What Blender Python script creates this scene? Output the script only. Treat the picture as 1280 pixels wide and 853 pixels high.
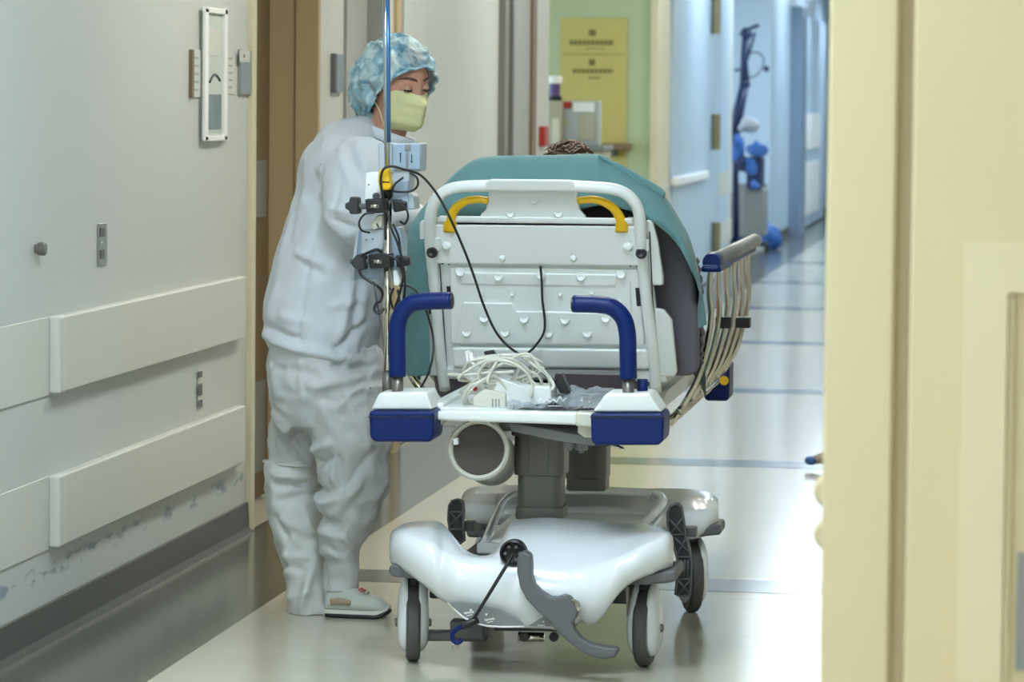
import bpy, bmesh, math, random
import numpy as np
from mathutils import Vector, Matrix, Euler, noise
random.seed(4); np.random.seed(4)
S = bpy.context.scene
for o in list(bpy.data.objects): bpy.data.objects.remove(o)
C = S.collection

# ------------------------------------------------------------------ camera
F = 4600.0; EYE = Vector((0, 0, 1.42))
_y = Vector((643, 294.5, -F)).normalized()                 # corridor direction in camera axes
_a, _b = math.sin(math.radians(.57)), math.cos(math.radians(.57))
_z = Vector((_a, _b, (_y.x*_a + _y.y*_b)/(-_y.z))).normalized()
_x = _y.cross(_z)
ROT = Matrix((_x, _y, _z))                                 # camera axes -> world
cd = bpy.data.cameras.new('camera'); cam = bpy.data.objects.new('camera', cd); C.objects.link(cam)
cd.sensor_fit = 'HORIZONTAL'; cd.sensor_width = 36; cd.lens = F/1280*36
cam.matrix_world = Matrix.Translation(EYE) @ ROT.to_4x4()
cd.dof.use_dof = True; cd.dof.focus_distance = 9.5; cd.dof.aperture_fstop = 8.0
cd.clip_end = 200
S.camera = cam

# ------------------------------------------------------------------ world, exposure
w = bpy.data.worlds.new('world'); S.world = w; w.use_nodes = True
w.node_tree.nodes['Background'].inputs[0].default_value = (.62, .8, 1, 1)
w.node_tree.nodes['Background'].inputs[1].default_value = 3.0
S.view_settings.view_transform = 'Standard'; S.view_settings.look = 'None'
S.view_settings.gamma = 1; S.view_settings.use_curve_mapping = False
S.view_settings.exposure = 0.32

# ceiling lights of the corridor: (x, Y, colour, strength)
COOL = (.66, .83, 1.0); NEAR = (.70, .86, 1.0); MID = (1.0, .985, .89); WARM = (1.0, .95, .76)
LIGHTS = []
for yy in (-2.5, 1.0): LIGHTS.append((.2, yy, WARM, 15.0)); LIGHTS.append((-1.5, yy, NEAR, 30.0))  # unseen panels added behind the camera to light the facing surfaces
for yy in (4.2, 7.4): LIGHTS.append((-1.25, yy, NEAR, 27.0))  # unseen panels added, cool to bring blue onto the near left wall
for yy in (10.8, 14.2, 17.6): LIGHTS.append((-1.25, yy, MID, 14.0))
for yy in (21.0, 24.4): LIGHTS.append((-1.25, yy, MID, 14.0))
for yy in (27.8, 31.2, 34.6, 38.0, 41.4, 44.8):
    LIGHTS.append((-1.75, yy, COOL, 12.0)); LIGHTS.append((-.4, yy, COOL, 12.0))

# ------------------------------------------------------------------ pixel <-> place
def ray(px, py): return ROT @ Vector(((px-640)/F, -(py-426.5)/F, -1))
def at(px, py, Y):
    d = ray(px, py); return EYE + d*(Y/d.y)
def at_x(px, py, X):
    d = ray(px, py); return EYE + d*(X/d.x)
def at_z(px, py, z=0):
    d = ray(px, py); return EYE + d*((z-EYE.z)/d.z)

# ------------------------------------------------------------------ materials
def srgb(r, g, b):
    f = lambda c: (c/255/12.92 if c <= 10 else ((c/255+.055)/1.055)**2.4)
    return (f(r), f(g), f(b), 1)
def mat(name, col, rough=.5, metal=0, var=.06, vscale=6, bump=0, bscale=40, coat=0, spec=.5, sss=0, alpha=1, trans=0, stretch=None, sheen=0):
    m = bpy.data.materials.new(name); m.use_nodes = True
    n = m.node_tree.nodes; l = m.node_tree.links; p = n['Principled BSDF']
    p.inputs['Roughness'].default_value = rough; p.inputs['Metallic'].default_value = metal
    p.inputs['Specular IOR Level'].default_value = spec; p.inputs['Coat Weight'].default_value = coat
    p.inputs['Coat Roughness'].default_value = .08
    p.inputs['Alpha'].default_value = alpha; p.inputs['Transmission Weight'].default_value = trans
    if sss:
        p.inputs['Subsurface Weight'].default_value = sss; p.inputs['Subsurface Scale'].default_value = .01
    if sheen: p.inputs['Sheen Weight'].default_value = sheen
    tc = n.new('ShaderNodeTexCoord'); mp = n.new('ShaderNodeMapping'); l.new(tc.outputs['Object'], mp.inputs[0])
    if stretch: mp.inputs['Scale'].default_value = stretch
    no = n.new('ShaderNodeTexNoise'); no.inputs['Scale'].default_value = vscale; no.inputs['Detail'].default_value = 5
    l.new(mp.outputs[0], no.inputs['Vector'])
    mx = n.new('ShaderNodeMix'); mx.data_type = 'RGBA'
    c = Vector(col[:3])
    mx.inputs[6].default_value = (*(c*(1-var)), 1); mx.inputs[7].default_value = (*[min(1, q) for q in c*(1+var)], 1)
    l.new(no.outputs[0], mx.inputs[0]); l.new(mx.outputs[2], p.inputs['Base Color'])
    if bump:
        n2 = n.new('ShaderNodeTexNoise'); n2.inputs['Scale'].default_value = bscale; n2.inputs['Detail'].default_value = 3
        l.new(mp.outputs[0], n2.inputs['Vector'])
        b = n.new('ShaderNodeBump'); b.inputs['Strength'].default_value = bump; b.inputs['Distance'].default_value = .01
        l.new(n2.outputs[0], b.inputs['Height']); l.new(b.outputs[0], p.inputs['Normal'])
    return m
def emis(name, col, s):
    m = bpy.data.materials.new(name); m.use_nodes = True
    p = m.node_tree.nodes['Principled BSDF']; p.inputs['Base Color'].default_value = (.8, .8, .8, 1)
    p.inputs['Emission Color'].default_value = (*col[:3], 1); p.inputs['Emission Strength'].default_value = s
    return m
M = {}
M['wall'] = mat('wall_paint', srgb(202, 203, 196), .42, var=.02, vscale=2, bump=.02, bscale=120)
M['guard'] = mat('wall_guard', srgb(206, 206, 195), .38, var=.015, bump=.03, bscale=200)
M['base'] = mat('rubber_base', srgb(80, 79, 73), .5, var=.12, vscale=5)
M['cream'] = mat('cream_paint', srgb(200, 186, 149), .5, var=.02, vscale=3, bump=.02, bscale=60)
M['cream_trim'] = mat('cream_gloss', srgb(210, 203, 172), .4, var=.02)
M['cream_lid'] = mat('cream_lid', srgb(207, 195, 160), .45, var=.02)
M['ceil'] = mat('ceiling_tile', srgb(225, 225, 220), .8)
M['floor'] = mat('cream_vinyl', srgb(204, 198, 180), .14, var=.04, vscale=3, bump=.075, bscale=6, stretch=(.5, 3, 1))
M['floor_dark'] = mat('grey_vinyl', srgb(88, 90, 80), .15, var=.06, vscale=3, bump=.03, bscale=6, stretch=(.5, 3, 1))
M['stripe'] = mat('stripe_vinyl', srgb(98, 102, 98), .15, var=.05, bump=.075, bscale=6, stretch=(.5, 3, 1))
M['door_brown'] = mat('brown_frame', srgb(122, 102, 78), .45, var=.08)
M['door_tan'] = mat('tan_door', srgb(184, 162, 122), .5, var=.06, vscale=4, stretch=(1, 1, .2))
M['door_grey'] = mat('grey_door', srgb(160, 162, 160), .45, var=.03)
M['door_white'] = mat('white_door', srgb(206, 211, 209), .4, var=.02)
M['door_blue'] = mat('bluish_door', srgb(188, 206, 222), .35, var=.03)
M['post_blue'] = mat('blue_grey_post', srgb(128, 146, 168), .4)
M['frame_grey'] = mat('grey_metal_frame', srgb(132, 134, 132), .4, var=.03)
M['brass'] = mat('brass', srgb(150, 140, 108), .35, .8)
M['green'] = mat('green_wall', srgb(176, 188, 150), .6, var=.04, vscale=1.5)
M['yellow_paper'] = mat('yellow_paper', srgb(190, 178, 105), .7, var=.04)
M['print'] = mat('faded_print', srgb(120, 112, 62), .8)
M['steel'] = mat('brushed_steel', srgb(170, 172, 170), .28, .95, bump=.02, bscale=300)
M['chrome'] = mat('chrome', srgb(204, 200, 188), .1, 1.0, var=.02)
M['pole'] = mat('pole_metal', srgb(190, 198, 206), .2, 1.0, var=.02)
M['blue_steel'] = mat('blue_anodised', srgb(70, 118, 172), .25, .5)
M['dark_metal'] = mat('dark_steel', srgb(122, 118, 112), .35, .6)
M['white'] = mat('white_plastic', srgb(234, 237, 234), .32, var=.015, vscale=8, bump=.01, bscale=120)
M['shell'] = mat('glossy_shell', srgb(236, 240, 242), .22, var=.012, coat=.4)
M['offwhite'] = mat('ivory_plastic', srgb(214, 212, 196), .4, var=.02)
M['navy'] = mat('navy_plastic', srgb(6, 34, 96), .42, var=.08, vscale=20, bump=.03, bscale=200, spec=.25)
M['yellow'] = mat('yellow_plastic', srgb(236, 186, 18), .35, var=.03)
M['black'] = mat('black_plastic', srgb(28, 28, 30), .4)
M['rubber'] = mat('black_rubber', srgb(48, 48, 50), .6, var=.1)
M['grey'] = mat('grey_plastic', srgb(98, 99, 100), .5, var=.05, bump=.06, bscale=250)
M['grey_mid'] = mat('mid_grey_plastic', srgb(128, 130, 130), .45)
M['tyre'] = mat('grey_tyre', srgb(84, 82, 80), .6, var=.05)
M['column'] = mat('column_paint', srgb(112, 110, 106), .38, .3, var=.04, stretch=(1, 1, .1), vscale=60)
M['mattress'] = mat('mattress_vinyl', srgb(104, 100, 110), .6, var=.06, bump=.08, bscale=120)
M['maroon'] = mat('dark_maroon_cover', srgb(52, 38, 44), .6, var=.1)
M['teal'] = mat('teal_cloth', srgb(98, 139, 141), .85, var=.07, vscale=9, bump=.12, bscale=60, sheen=.2)
M['skin'] = mat('skin', srgb(206, 150, 126), .5, var=.06, vscale=25, sss=.15)
M['hair'] = mat('brown_hair', srgb(96, 72, 52), .5, var=.25, vscale=60, bump=.5, bscale=160)
M['dark_hair'] = mat('dark_hair', srgb(62, 58, 60), .6, var=.25, vscale=50, bump=.5, bscale=140)
M['brow'] = mat('brow_hair', srgb(92, 64, 50), .7)
M['eye'] = mat('eye_white', srgb(220, 214, 208), .2)
M['iris'] = mat('iris', srgb(50, 34, 26), .15)
M['shoe'] = mat('shoe_mesh', srgb(200, 204, 194), .6, var=.08, bump=.1, bscale=120)
M['shoe_tan'] = mat('shoe_tan', srgb(176, 156, 130), .6)
M['sole'] = mat('shoe_sole', srgb(226, 222, 210), .5)
M['lace'] = mat('red_lace', srgb(190, 70, 80), .6)
M['cable_white'] = mat('white_cable', srgb(220, 218, 204), .4)
M['device'] = mat('device_grey', srgb(178, 186, 192), .4, var=.02)
M['device_blue'] = mat('device_bluegrey', srgb(150, 168, 186), .38, var=.03)
M['red'] = mat('red_plastic', srgb(168, 42, 34), .45)
M['purple'] = mat('purple_label', srgb(92, 72, 130), .5)
M['pure'] = mat('bright_white', srgb(240, 240, 238), .4)
M['navy_far'] = mat('navy_equipment', srgb(26, 44, 84), .4)
M['bluebag'] = mat('blue_plastic_bag', srgb(50, 100, 172), .35, var=.45, vscale=10)
M['tan'] = mat('tan_cart', srgb(176, 170, 150), .5)
M['faint'] = mat('faint_print', srgb(164, 168, 162), .7)
M['paper'] = mat('notice_paper', srgb(196, 204, 198), .6, var=.05)
M['drawing'] = mat('map_print', srgb(120, 135, 140), .7, var=.4, vscale=14)
M['dark_inner'] = mat('dark_brown_liner', srgb(66, 58, 52), .6, var=.15, vscale=14)

def fabric(name, col, alpha_lo=None, fibre=.05):
    """non-woven polypropylene: matt, slightly translucent, with fine fibres"""
    m = mat(name, col, .85, var=.11, vscale=11, bump=.12, bscale=320)
    n = m.node_tree.nodes; l = m.node_tree.links; p = n['Principled BSDF']
    cn_ = n.new('ShaderNodeTexNoise'); cn_.inputs['Scale'].default_value = 9; cn_.inputs['Detail'].default_value = 3; cn_.inputs['Distortion'].default_value = .8; cn_.noise_type = 'RIDGED_MULTIFRACTAL'
    l.new([q for q in n if q.type == 'MAPPING'][0].outputs[0], cn_.inputs['Vector'])
    bb_ = [q for q in n if q.type == 'BUMP'][0]; b2 = n.new('ShaderNodeBump'); b2.inputs['Strength'].default_value = .35; b2.inputs['Distance'].default_value = .012
    l.new(cn_.outputs[0], b2.inputs['Height']); l.new(bb_.outputs[0], b2.inputs['Normal']); l.new(b2.outputs[0], p.inputs['Normal'])
    tr = n.new('ShaderNodeBsdfTranslucent'); tr.inputs[0].default_value = (col[0]*.9, col[1]*.9, col[2]*.9, 1)
    ms = n.new('ShaderNodeMixShader'); ms.inputs[0].default_value = .22
    l.new(p.outputs[0], ms.inputs[1]); l.new(tr.outputs[0], ms.inputs[2])
    l.new(ms.outputs[0], n['Material Output'].inputs[0])
    return m
M['gown'] = fabric('white_nonwoven', srgb(234, 239, 244))
M['trouser'] = fabric('white_nonwoven_trouser', srgb(226, 229, 229))
M['boot'] = fabric('white_nonwoven_boot', srgb(230, 231, 226))
M['mask'] = fabric('yellow_mask', srgb(244, 238, 182))

def cap_mat():
    m = bpy.data.materials.new('sheer_blue_cap'); m.use_nodes = True
    n = m.node_tree.nodes; l = m.node_tree.links; p = n['Principled BSDF']
    tc = n.new('ShaderNodeTexCoord')
    nz = n.new('ShaderNodeTexNoise'); nz.inputs['Scale'].default_value = 13; nz.inputs['Detail'].default_value = 1
    nz.inputs['Distortion'].default_value = 1.5
    l.new(tc.outputs['Object'], nz.inputs['Vector'])
    mr = n.new('ShaderNodeMapRange'); mr.inputs[1].default_value = .4; mr.inputs[2].default_value = .56
    mr.inputs[3].default_value = .6; mr.inputs[4].default_value = .95
    l.new(nz.outputs[0], mr.inputs[0]); l.new(mr.outputs[0], p.inputs['Alpha'])
    mx = n.new('ShaderNodeMix'); mx.data_type = 'RGBA'
    mx.inputs[6].default_value = srgb(112, 166, 190); mx.inputs[7].default_value = srgb(214, 234, 234)  # pale crinkle highlights are mixed into the cap's blue
    n3 = n.new('ShaderNodeTexNoise'); n3.inputs['Scale'].default_value = 16; n3.inputs['Detail'].default_value = 4; n3.inputs['Distortion'].default_value = 1.2
    l.new(tc.outputs['Object'], n3.inputs['Vector'])
    r2 = n.new('ShaderNodeMapRange'); r2.inputs[1].default_value = .38; r2.inputs[2].default_value = .62
    l.new(n3.outputs[0], r2.inputs[0]); l.new(r2.outputs[0], mx.inputs[0]); l.new(mx.outputs[2], p.inputs['Base Color'])
    b = n.new('ShaderNodeBump'); b.inputs['Strength'].default_value = .5; b.inputs['Distance'].default_value = .008
    l.new(n3.outputs[0], b.inputs['Height']); l.new(b.outputs[0], p.inputs['Normal'])
    p.inputs['Roughness'].default_value = .45
    return m
M['cap'] = cap_mat()
def clear_mat(name, tint, alpha):
    m = mat(name, tint, .08, var=.02, alpha=alpha, bump=.3, bscale=18); return m
M['bag'] = clear_mat('clear_plastic_film', srgb(200, 208, 214), .35)
M['bag_dark'] = mat('smoky_plastic_print', srgb(62, 60, 66), .18, var=.25, vscale=25, bump=.4, bscale=22)

def wall_mat():
    """off-white wall; blue-grey scuffs where trolleys rub it, a thin broken band near the floor"""
    m = mat('scuffed_wall_paint', srgb(196, 199, 194), .4, var=.015, vscale=2, bump=.02, bscale=120)
    n = m.node_tree.nodes; l = m.node_tree.links; p = n['Principled BSDF']
    src = p.inputs['Base Color'].links[0].from_socket
    g = n.new('ShaderNodeNewGeometry'); sx = n.new('ShaderNodeSeparateXYZ'); l.new(g.outputs['Position'], sx.inputs[0])
    def band(c, hw):
        a = n.new('ShaderNodeMath'); a.operation = 'SUBTRACT'; a.inputs[1].default_value = c; l.new(sx.outputs[2], a.inputs[0])
        b = n.new('ShaderNodeMath'); b.operation = 'ABSOLUTE'; l.new(a.outputs[0], b.inputs[0])
        r = n.new('ShaderNodeMapRange'); r.inputs[1].default_value = hw; r.inputs[2].default_value = hw*.4
        l.new(b.outputs[0], r.inputs[0]); return r.outputs[0]
    nz = n.new('ShaderNodeTexNoise'); nz.inputs['Scale'].default_value = 9; nz.inputs['Detail'].default_value = 6
    mp = n.new('ShaderNodeMapping'); mp.inputs['Scale'].default_value = (1, .8, 3.2); l.new(g.outputs['Position'], mp.inputs[0]); l.new(mp.outputs[0], nz.inputs['Vector'])
    th = n.new('ShaderNodeMapRange'); th.inputs[1].default_value = .53; th.inputs[2].default_value = .6; l.new(nz.outputs[0], th.inputs[0])
    mu = n.new('ShaderNodeMath'); mu.operation = 'MULTIPLY'; l.new(band(.185, .028), mu.inputs[0]); l.new(th.outputs[0], mu.inputs[1])
    m2 = n.new('ShaderNodeMath'); m2.operation = 'MULTIPLY'; m2.inputs[1].default_value = .75; l.new(mu.outputs[0], m2.inputs[0])
    mx = n.new('ShaderNodeMix'); mx.data_type = 'RGBA'; mx.inputs[7].default_value = srgb(104, 124, 146)
    l.new(m2.outputs[0], mx.inputs[0]); l.new(src, mx.inputs[6]); l.new(mx.outputs[2], p.inputs['Base Color'])
    return m
M['wall_scuff'] = wall_mat()

# ------------------------------------------------------------------ mesh helpers
ORI = {}
def link(name, verts, faces, m, parent=None, origin=None, smooth=False, bevel=0, subsurf=0, solid=0, seg=2):
    """one mesh object; verts are world positions, stored relative to the thing's base"""
    if parent is not None: base = ORI[parent.name]
    elif origin is not None: base = Vector(origin)
    else:
        vs = [Vector(v) for v in verts]
        base = Vector(((min(v.x for v in vs)+max(v.x for v in vs))/2, (min(v.y for v in vs)+max(v.y for v in vs))/2, min(v.z for v in vs)))
    me = bpy.data.meshes.new(name)
    me.from_pydata([tuple(Vector(v)-base) for v in verts], [], [tuple(f) for f in faces])
    bm = bmesh.new(); bm.from_mesh(me)
    bmesh.ops.remove_doubles(bm, verts=bm.verts, dist=1e-6)
    bmesh.ops.recalc_face_normals(bm, faces=bm.faces)
    bm.to_mesh(me); bm.free()
    o = bpy.data.objects.new(name, me); C.objects.link(o)
    if isinstance(m, str): m = M[m]
    me.materials.append(m)
    if parent is not None:
        o.parent = parent; ORI[o.name] = base
    else:
        o.location = base; ORI[o.name] = base
    if smooth:
        for p in me.polygons: p.use_smooth = True
    if solid:
        s = o.modifiers.new('solidify', 'SOLIDIFY'); s.thickness = solid; s.offset = -1
    if bevel:
        b = o.modifiers.new('bevel', 'BEVEL'); b.width = bevel; b.segments = seg; b.limit_method = 'ANGLE'; b.angle_limit = math.radians(40)
        for p in me.polygons: p.use_smooth = True
        b.harden_normals = False
        if not smooth:
            wn = o.modifiers.new('wn', 'WEIGHTED_NORMAL'); wn.keep_sharp = True
    if subsurf:
        s = o.modifiers.new('sub', 'SUBSURF'); s.levels = s.render_levels = subsurf
    return o
def thing(name, label, cat, loc, group=None, kind=None):
    o = bpy.data.objects.new(name, None); C.objects.link(o); o.location = loc; o.empty_display_size = .1
    ORI[o.name] = Vector(loc)
    tag(o, label, cat, group, kind); return o
def tag(o, label=None, cat=None, group=None, kind=None):
    if label: o['label'] = label
    if cat: o['category'] = cat
    if group: o['group'] = group
    if kind: o['kind'] = kind
    return o
def struct(o, label=None): o['kind'] = 'structure'; return tag(o, label)

def g_box(x0, x1, y0, y1, z0, z1):
    v = [(x, y, z) for z in (z0, z1) for y in (y0, y1) for x in (x0, x1)]
    return v, [(0, 1, 3, 2), (4, 6, 7, 5), (0, 4, 5, 1), (2, 3, 7, 6), (0, 2, 6, 4), (1, 5, 7, 3)]
def box(name, x0, x1, y0, y1, z0, z1, m, parent=None, bevel=0, **k):
    v, f = g_box(x0, x1, y0, y1, z0, z1); return link(name, v, f, m, parent, bevel=bevel, **k)
def g_prism(pts, vec):
    n = len(pts); pts = [Vector(p) for p in pts]; vec = Vector(vec)
    v = pts + [p+vec for p in pts]
    f = [tuple(range(n)), tuple(range(2*n-1, n-1, -1))] + [(i, (i+1) % n, n+(i+1) % n, n+i) for i in range(n)]
    return v, f
def prism(name, px, Y, depth, m, parent=None, bevel=0, **k):
    """outline seen from the front, standing at distance Y, running back by depth"""
    v, f = g_prism([at(x, y, Y) for x, y in px], (0, depth, 0)); return link(name, v, f, m, parent, bevel=bevel, **k)
def catmull(pts, n=6, closed=False):
    pts = [Vector(p) for p in pts]; out = []
    N = len(pts); rng = range(N if closed else N-1)
    for i in rng:
        p0 = pts[(i-1) % N] if (closed or i > 0) else pts[0]*2-pts[1]
        p1 = pts[i]; p2 = pts[(i+1) % N]
        p3 = pts[(i+2) % N] if (closed or i+2 < N) else pts[-1]*2-pts[-2]
        for j in range(n):
            t = j/n
            out.append(.5*((2*p1)+(p2-p0)*t+(2*p0-5*p1+4*p2-p3)*t*t+(3*p1-p0-3*p2+p3)*t**3))
    if not closed: out.append(pts[-1])
    return out
def g_tube(path, r, seg=10, closed=False, caps=True, hint=None):
    """r: number, or list of numbers / (r_side, r_hint) per path point"""
    path = [Vector(p) for p in path]; N = len(path)
    if not isinstance(r, (list, tuple)): r = [r]*N
    v = []; f = []; prev = None
    for i in range(N):
        if closed: t = (path[(i+1) % N]-path[i-1])
        else: t = path[min(i+1, N-1)]-path[max(i-1, 0)]
        if t.length < 1e-9: t = Vector((0, 0, 1))
        t.normalize()
        if hint is not None: b = Vector(hint)
        elif prev is None: b = Vector((0, 1, 0)) if abs(t.y) < .8 else Vector((1, 0, 0))
        else: b = prev
        b = (b-t*b.dot(t)); b.normalize(); prev = b; s = t.cross(b)
        ra, rb = r[i] if isinstance(r[i], (list, tuple)) else (r[i], r[i])
        for k in range(seg):
            a = 2*math.pi*k/seg; v.append(path[i]+s*(ra*math.cos(a))+b*(rb*math.sin(a)))
    for i in range(N if closed else N-1):
        j = (i+1) % N
        for k in range(seg):
            f.append((i*seg+k, i*seg+(k+1) % seg, j*seg+(k+1) % seg, j*seg+k))
    if not closed and caps:
        f.append(tuple(range(seg))[::-1]); f.append(tuple((N-1)*seg+k for k in range(seg)))
    return v, f
def tube(name, path, r, m, parent=None, seg=10, n=0, closed=False, hint=None, **k):
    if n: 
        if isinstance(r, (list, tuple)):
            rr = []
            for i in range(len(path)-1):
                for j in range(n):
                    t = j/n; a, b = r[i], r[i+1]
                    rr.append(tuple(q*(1-t)+s*t for q, s in zip(a, b)) if isinstance(a, tuple) else a*(1-t)+b*t)
            rr.append(r[-1]); r = rr
        path = catmull(path, n, closed)
    v, f = g_tube(path, r, seg, closed, hint=hint); return link(name, v, f, m, parent, smooth=True, **k)
def ptube(name, px, r, m, parent=None, n=6, **k):
    """px: (x, y, Y) points"""
    return tube(name, [at(*p) for p in px], r, m, parent, n=n, **k)
def g_lathe(prof, o, axis=(0, 0, 1), seg=24):
    """prof: (radius, height) pairs"""
    q = Vector((0, 0, 1)).rotation_difference(Vector(axis).normalized()); o = Vector(o)
    v = []; f = []; N = len(prof)
    for r, h in prof:
        for k in range(seg):
            a = 2*math.pi*k/seg; v.append(o+q @ Vector((r*math.cos(a), r*math.sin(a), h)))
    for i in range(N-1):
        for k in range(seg): f.append((i*seg+k, i*seg+(k+1) % seg, (i+1)*seg+(k+1) % seg, (i+1)*seg+k))
    if prof[0][0] > 1e-5: f.append(tuple(range(seg))[::-1])
    if prof[-1][0] > 1e-5: f.append(tuple((N-1)*seg+k for k in range(seg)))
    return v, f
def lathe(name, prof, o, m, parent=None, axis=(0, 0, 1), seg=24, smooth=True, bevel=0, **k):
    v, f = g_lathe(prof, o, axis, seg); ob = link(name, v, f, m, parent, smooth=smooth, bevel=bevel, **k)
    if smooth and not bevel:
        e = ob.modifiers.new('es', 'EDGE_SPLIT'); e.split_angle = math.radians(38)
    return ob
def join(*gs):
    V = []; Fc = []
    for v, f in gs:
        o = len(V); V += list(v); Fc += [tuple(i+o for i in q) for q in f]
    return V, Fc
def g_ell(c, r, seg=24, rings=16, rot=None):
    c = Vector(c); v = []; f = []
    for i in range(rings+1):
        th = math.pi*i/rings
        for k in range(seg):
            a = 2*math.pi*k/seg
            p = Vector((r[0]*math.sin(th)*math.cos(a), r[1]*math.sin(th)*math.sin(a), r[2]*math.cos(th)))
            if rot is not None: p = rot @ p
            v.append(c+p)
    for i in range(rings):
        for k in range(seg): f.append((i*seg+k, i*seg+(k+1) % seg, (i+1)*seg+(k+1) % seg, (i+1)*seg+k))
    return v, f
def grid_faces(nr, nc): return [(i*nc+j, i*nc+j+1, (i+1)*nc+j+1, (i+1)*nc+j) for i in range(nr-1) for j in range(nc-1)]
def remeshed(V, Fc, voxel, smooth_it=4, factor=.5):
    """union of closed shells as one continuous surface"""
    me = bpy.data.meshes.new('t'); me.from_pydata([tuple(p) for p in V], [], Fc)
    bm = bmesh.new(); bm.from_mesh(me); bmesh.ops.remove_doubles(bm, verts=bm.verts, dist=1e-6)
    bmesh.ops.recalc_face_normals(bm, faces=bm.faces); bm.to_mesh(me); bm.free()
    o = bpy.data.objects.new('t', me); C.objects.link(o)
    r = o.modifiers.new('r', 'REMESH'); r.mode = 'VOXEL'; r.voxel_size = voxel
    if smooth_it:
        s = o.modifiers.new('s', 'SMOOTH'); s.iterations = smooth_it; s.factor = factor
    ev = o.evaluated_get(bpy.context.evaluated_depsgraph_get())
    m2 = bpy.data.meshes.new_from_object(ev)
    n = len(m2.vertices); co = np.empty(n*3); m2.vertices.foreach_get('co', co); co = co.reshape(-1, 3)
    no = np.empty(n*3); m2.vertices.foreach_get('normal', no); no = no.reshape(-1, 3)
    fs = [tuple(p.vertices) for p in m2.polygons]
    bpy.data.objects.remove(o); bpy.data.meshes.remove(me); bpy.data.meshes.remove(m2)
    return co, no, fs

# ================================================================== THE SETTING
XW = -2.505; CEIL = 2.75; XR = 1.5
def wy(px, py=300): return at_x(px, py, XW).y
fl = struct(box('floor', -7, XR, -4, 52, -.08, 0, 'floor'), 'glossy cream vinyl corridor floor with grey edging and cross bands')
box('edge_band', XW, -2.092, -4, 52, -.002, .0008, 'floor_dark', fl)
for k in range(-3, 12):
    yc = 10.75+3.68*k
    if yc > 50: break
    box('cross_band', -2.092, XR, yc-.14, yc+.14, -.002, .0008, 'stripe', fl)
struct(box('ceiling', -7, XR, -4, 52, CEIL, CEIL+.1, 'ceil'), 'pale corridor ceiling')
struct(box('wall_right', XR, XR+.15, -4, 52, 0, CEIL, 'wall'), 'off-white right corridor wall')
struct(box('wall_back', -7, XR, -4.15, -4, 0, CEIL, 'cream'), 'cream wall closing the near room')
struct(box('wall_end', -7, XR, 52, 52.15, 0, CEIL, 'door_blue'), 'pale blue wall at the far corridor end')

# left wall, built between its openings
yA0, yA1 = wy(313), wy(394)            # tan door
yB0, yB1 = wy(428), wy(478)            # grey door
yC0, yC1 = wy(497), wy(664)            # pale sliding door and its frame
yD0, yD1 = wy(684), wy(815)            # side passage with the yellow notice
yE0, yE1 = wy(913), wy(961)            # far side bay
wl = struct(box('wall_left', XW-.15, XW, -4, yA0, 0, CEIL, 'wall_scuff'), 'off-white left corridor wall with scuffed paint')
for a, b in ((yA1, yB0), (yB1, yC0), (yC1, yD0), (yD1, yE0), (yE1, 52)):
    box('wall_section', XW-.15, XW, a, b, 0, CEIL, 'door_blue' if a > yE0 else 'wall', wl)  # past the bay the blue-white daylight is put into the wall colour
for a, b in ((yA0, yA1), (yB0, yB1), (yC0, yC1)):
    box('door_header', XW-.15, XW, a, b, 2.15, CEIL, 'wall', wl)
# base
bl = None
for a, b in ((-4, yA0-.02), (yA1+.02, yB0-.02), (yC1, yD0), (yD1, yE0), (yE1, 52)):
    pts = [(XW, a, .0), (XW+.022, a, .0), (XW+.012, a, .02), (XW+.008, a, .098), (XW, a, .1)]
    v, f = g_prism(pts, (0, b-a, 0)); o = link('baseboard_left' if bl is None else 'base_section', v, f, 'base', bl)
    if bl is None: bl = struct(o, 'dark grey rubber base strip along the left wall')
# guard rails
YR0 = at_x(75, 500, XW+.03).y; YR1 = at_x(307, 400, XW+.03).y
tr = []
for i, (z0, z1, lab) in enumerate(((.648, .848, 'upper cream bumper rail on the left wall'), (.245, .432, 'lower cream bumper rail on the left wall'))):
    o = box('trim_%d' % (i+1), XW, XW+.032, YR0, YR1, z0, z1, 'guard', bevel=.006); struct(o, lab)
    box('end_cap', XW, XW+.034, YR0-.012, YR0+.05, z0-.002, z1+.002, 'guard', o, bevel=.008)
    box('flat_guard', XW, XW+.005, -4, YR0-.012, z0-.005, z1, 'guard', o, bevel=.002)
    for a, b in ((yA1+.04, yB0-.04), (yD1+.3, yE0-.3)):
        box('rail_section', XW, XW+.032, a, b, z0, z1, 'guard', o, bevel=.006)
    tr.append(o)

def door(name, lab, a, b, leaf_m, frame_m, set_back, frame_w=.05, top=2.15):
    """recessed door: frame posts, head, leaf"""
    o = box(name, XW-.15, XW-set_back, a+frame_w, b-frame_w, .008, top-frame_w, leaf_m); struct(o, lab)
    for y0, y1 in ((a, a+frame_w), (b-frame_w, b)):
        box('frame_post', XW-.15, XW+.012, y0, y1, 0, top, frame_m, o, bevel=.004)
    box('frame_head', XW-.15, XW+.012, a+frame_w, b-frame_w, top-frame_w, top, frame_m, o, bevel=.004)
    return o
d1 = struct(box('door_1', XW-.21, XW-.165, yA0, yA1-.02, .008, 2.15, 'door_brown'), 'brown door in a deep tan frame behind the gowned person')
box('tan_jamb', XW-.165, XW-.07, yA1-.02, yA1, 0, 2.15, 'door_tan', d1)
box('tan_casing', XW-.07, XW+.014, yA1-.035, yA1+.01, 0, 2.2, 'door_tan', d1, bevel=.004)
box('near_jamb', XW-.165, XW, yA0, yA0+.02, 0, 2.15, 'door_brown', d1)
box('frame_head', XW-.165, XW+.012, yA0, yA1, 2.15, 2.2, 'door_tan', d1)
box('frame_edge', XW-.01, XW+.018, yA0-.05, yA0+.004, 0, 2.2, 'cream_trim', d1, bevel=.004)
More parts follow.
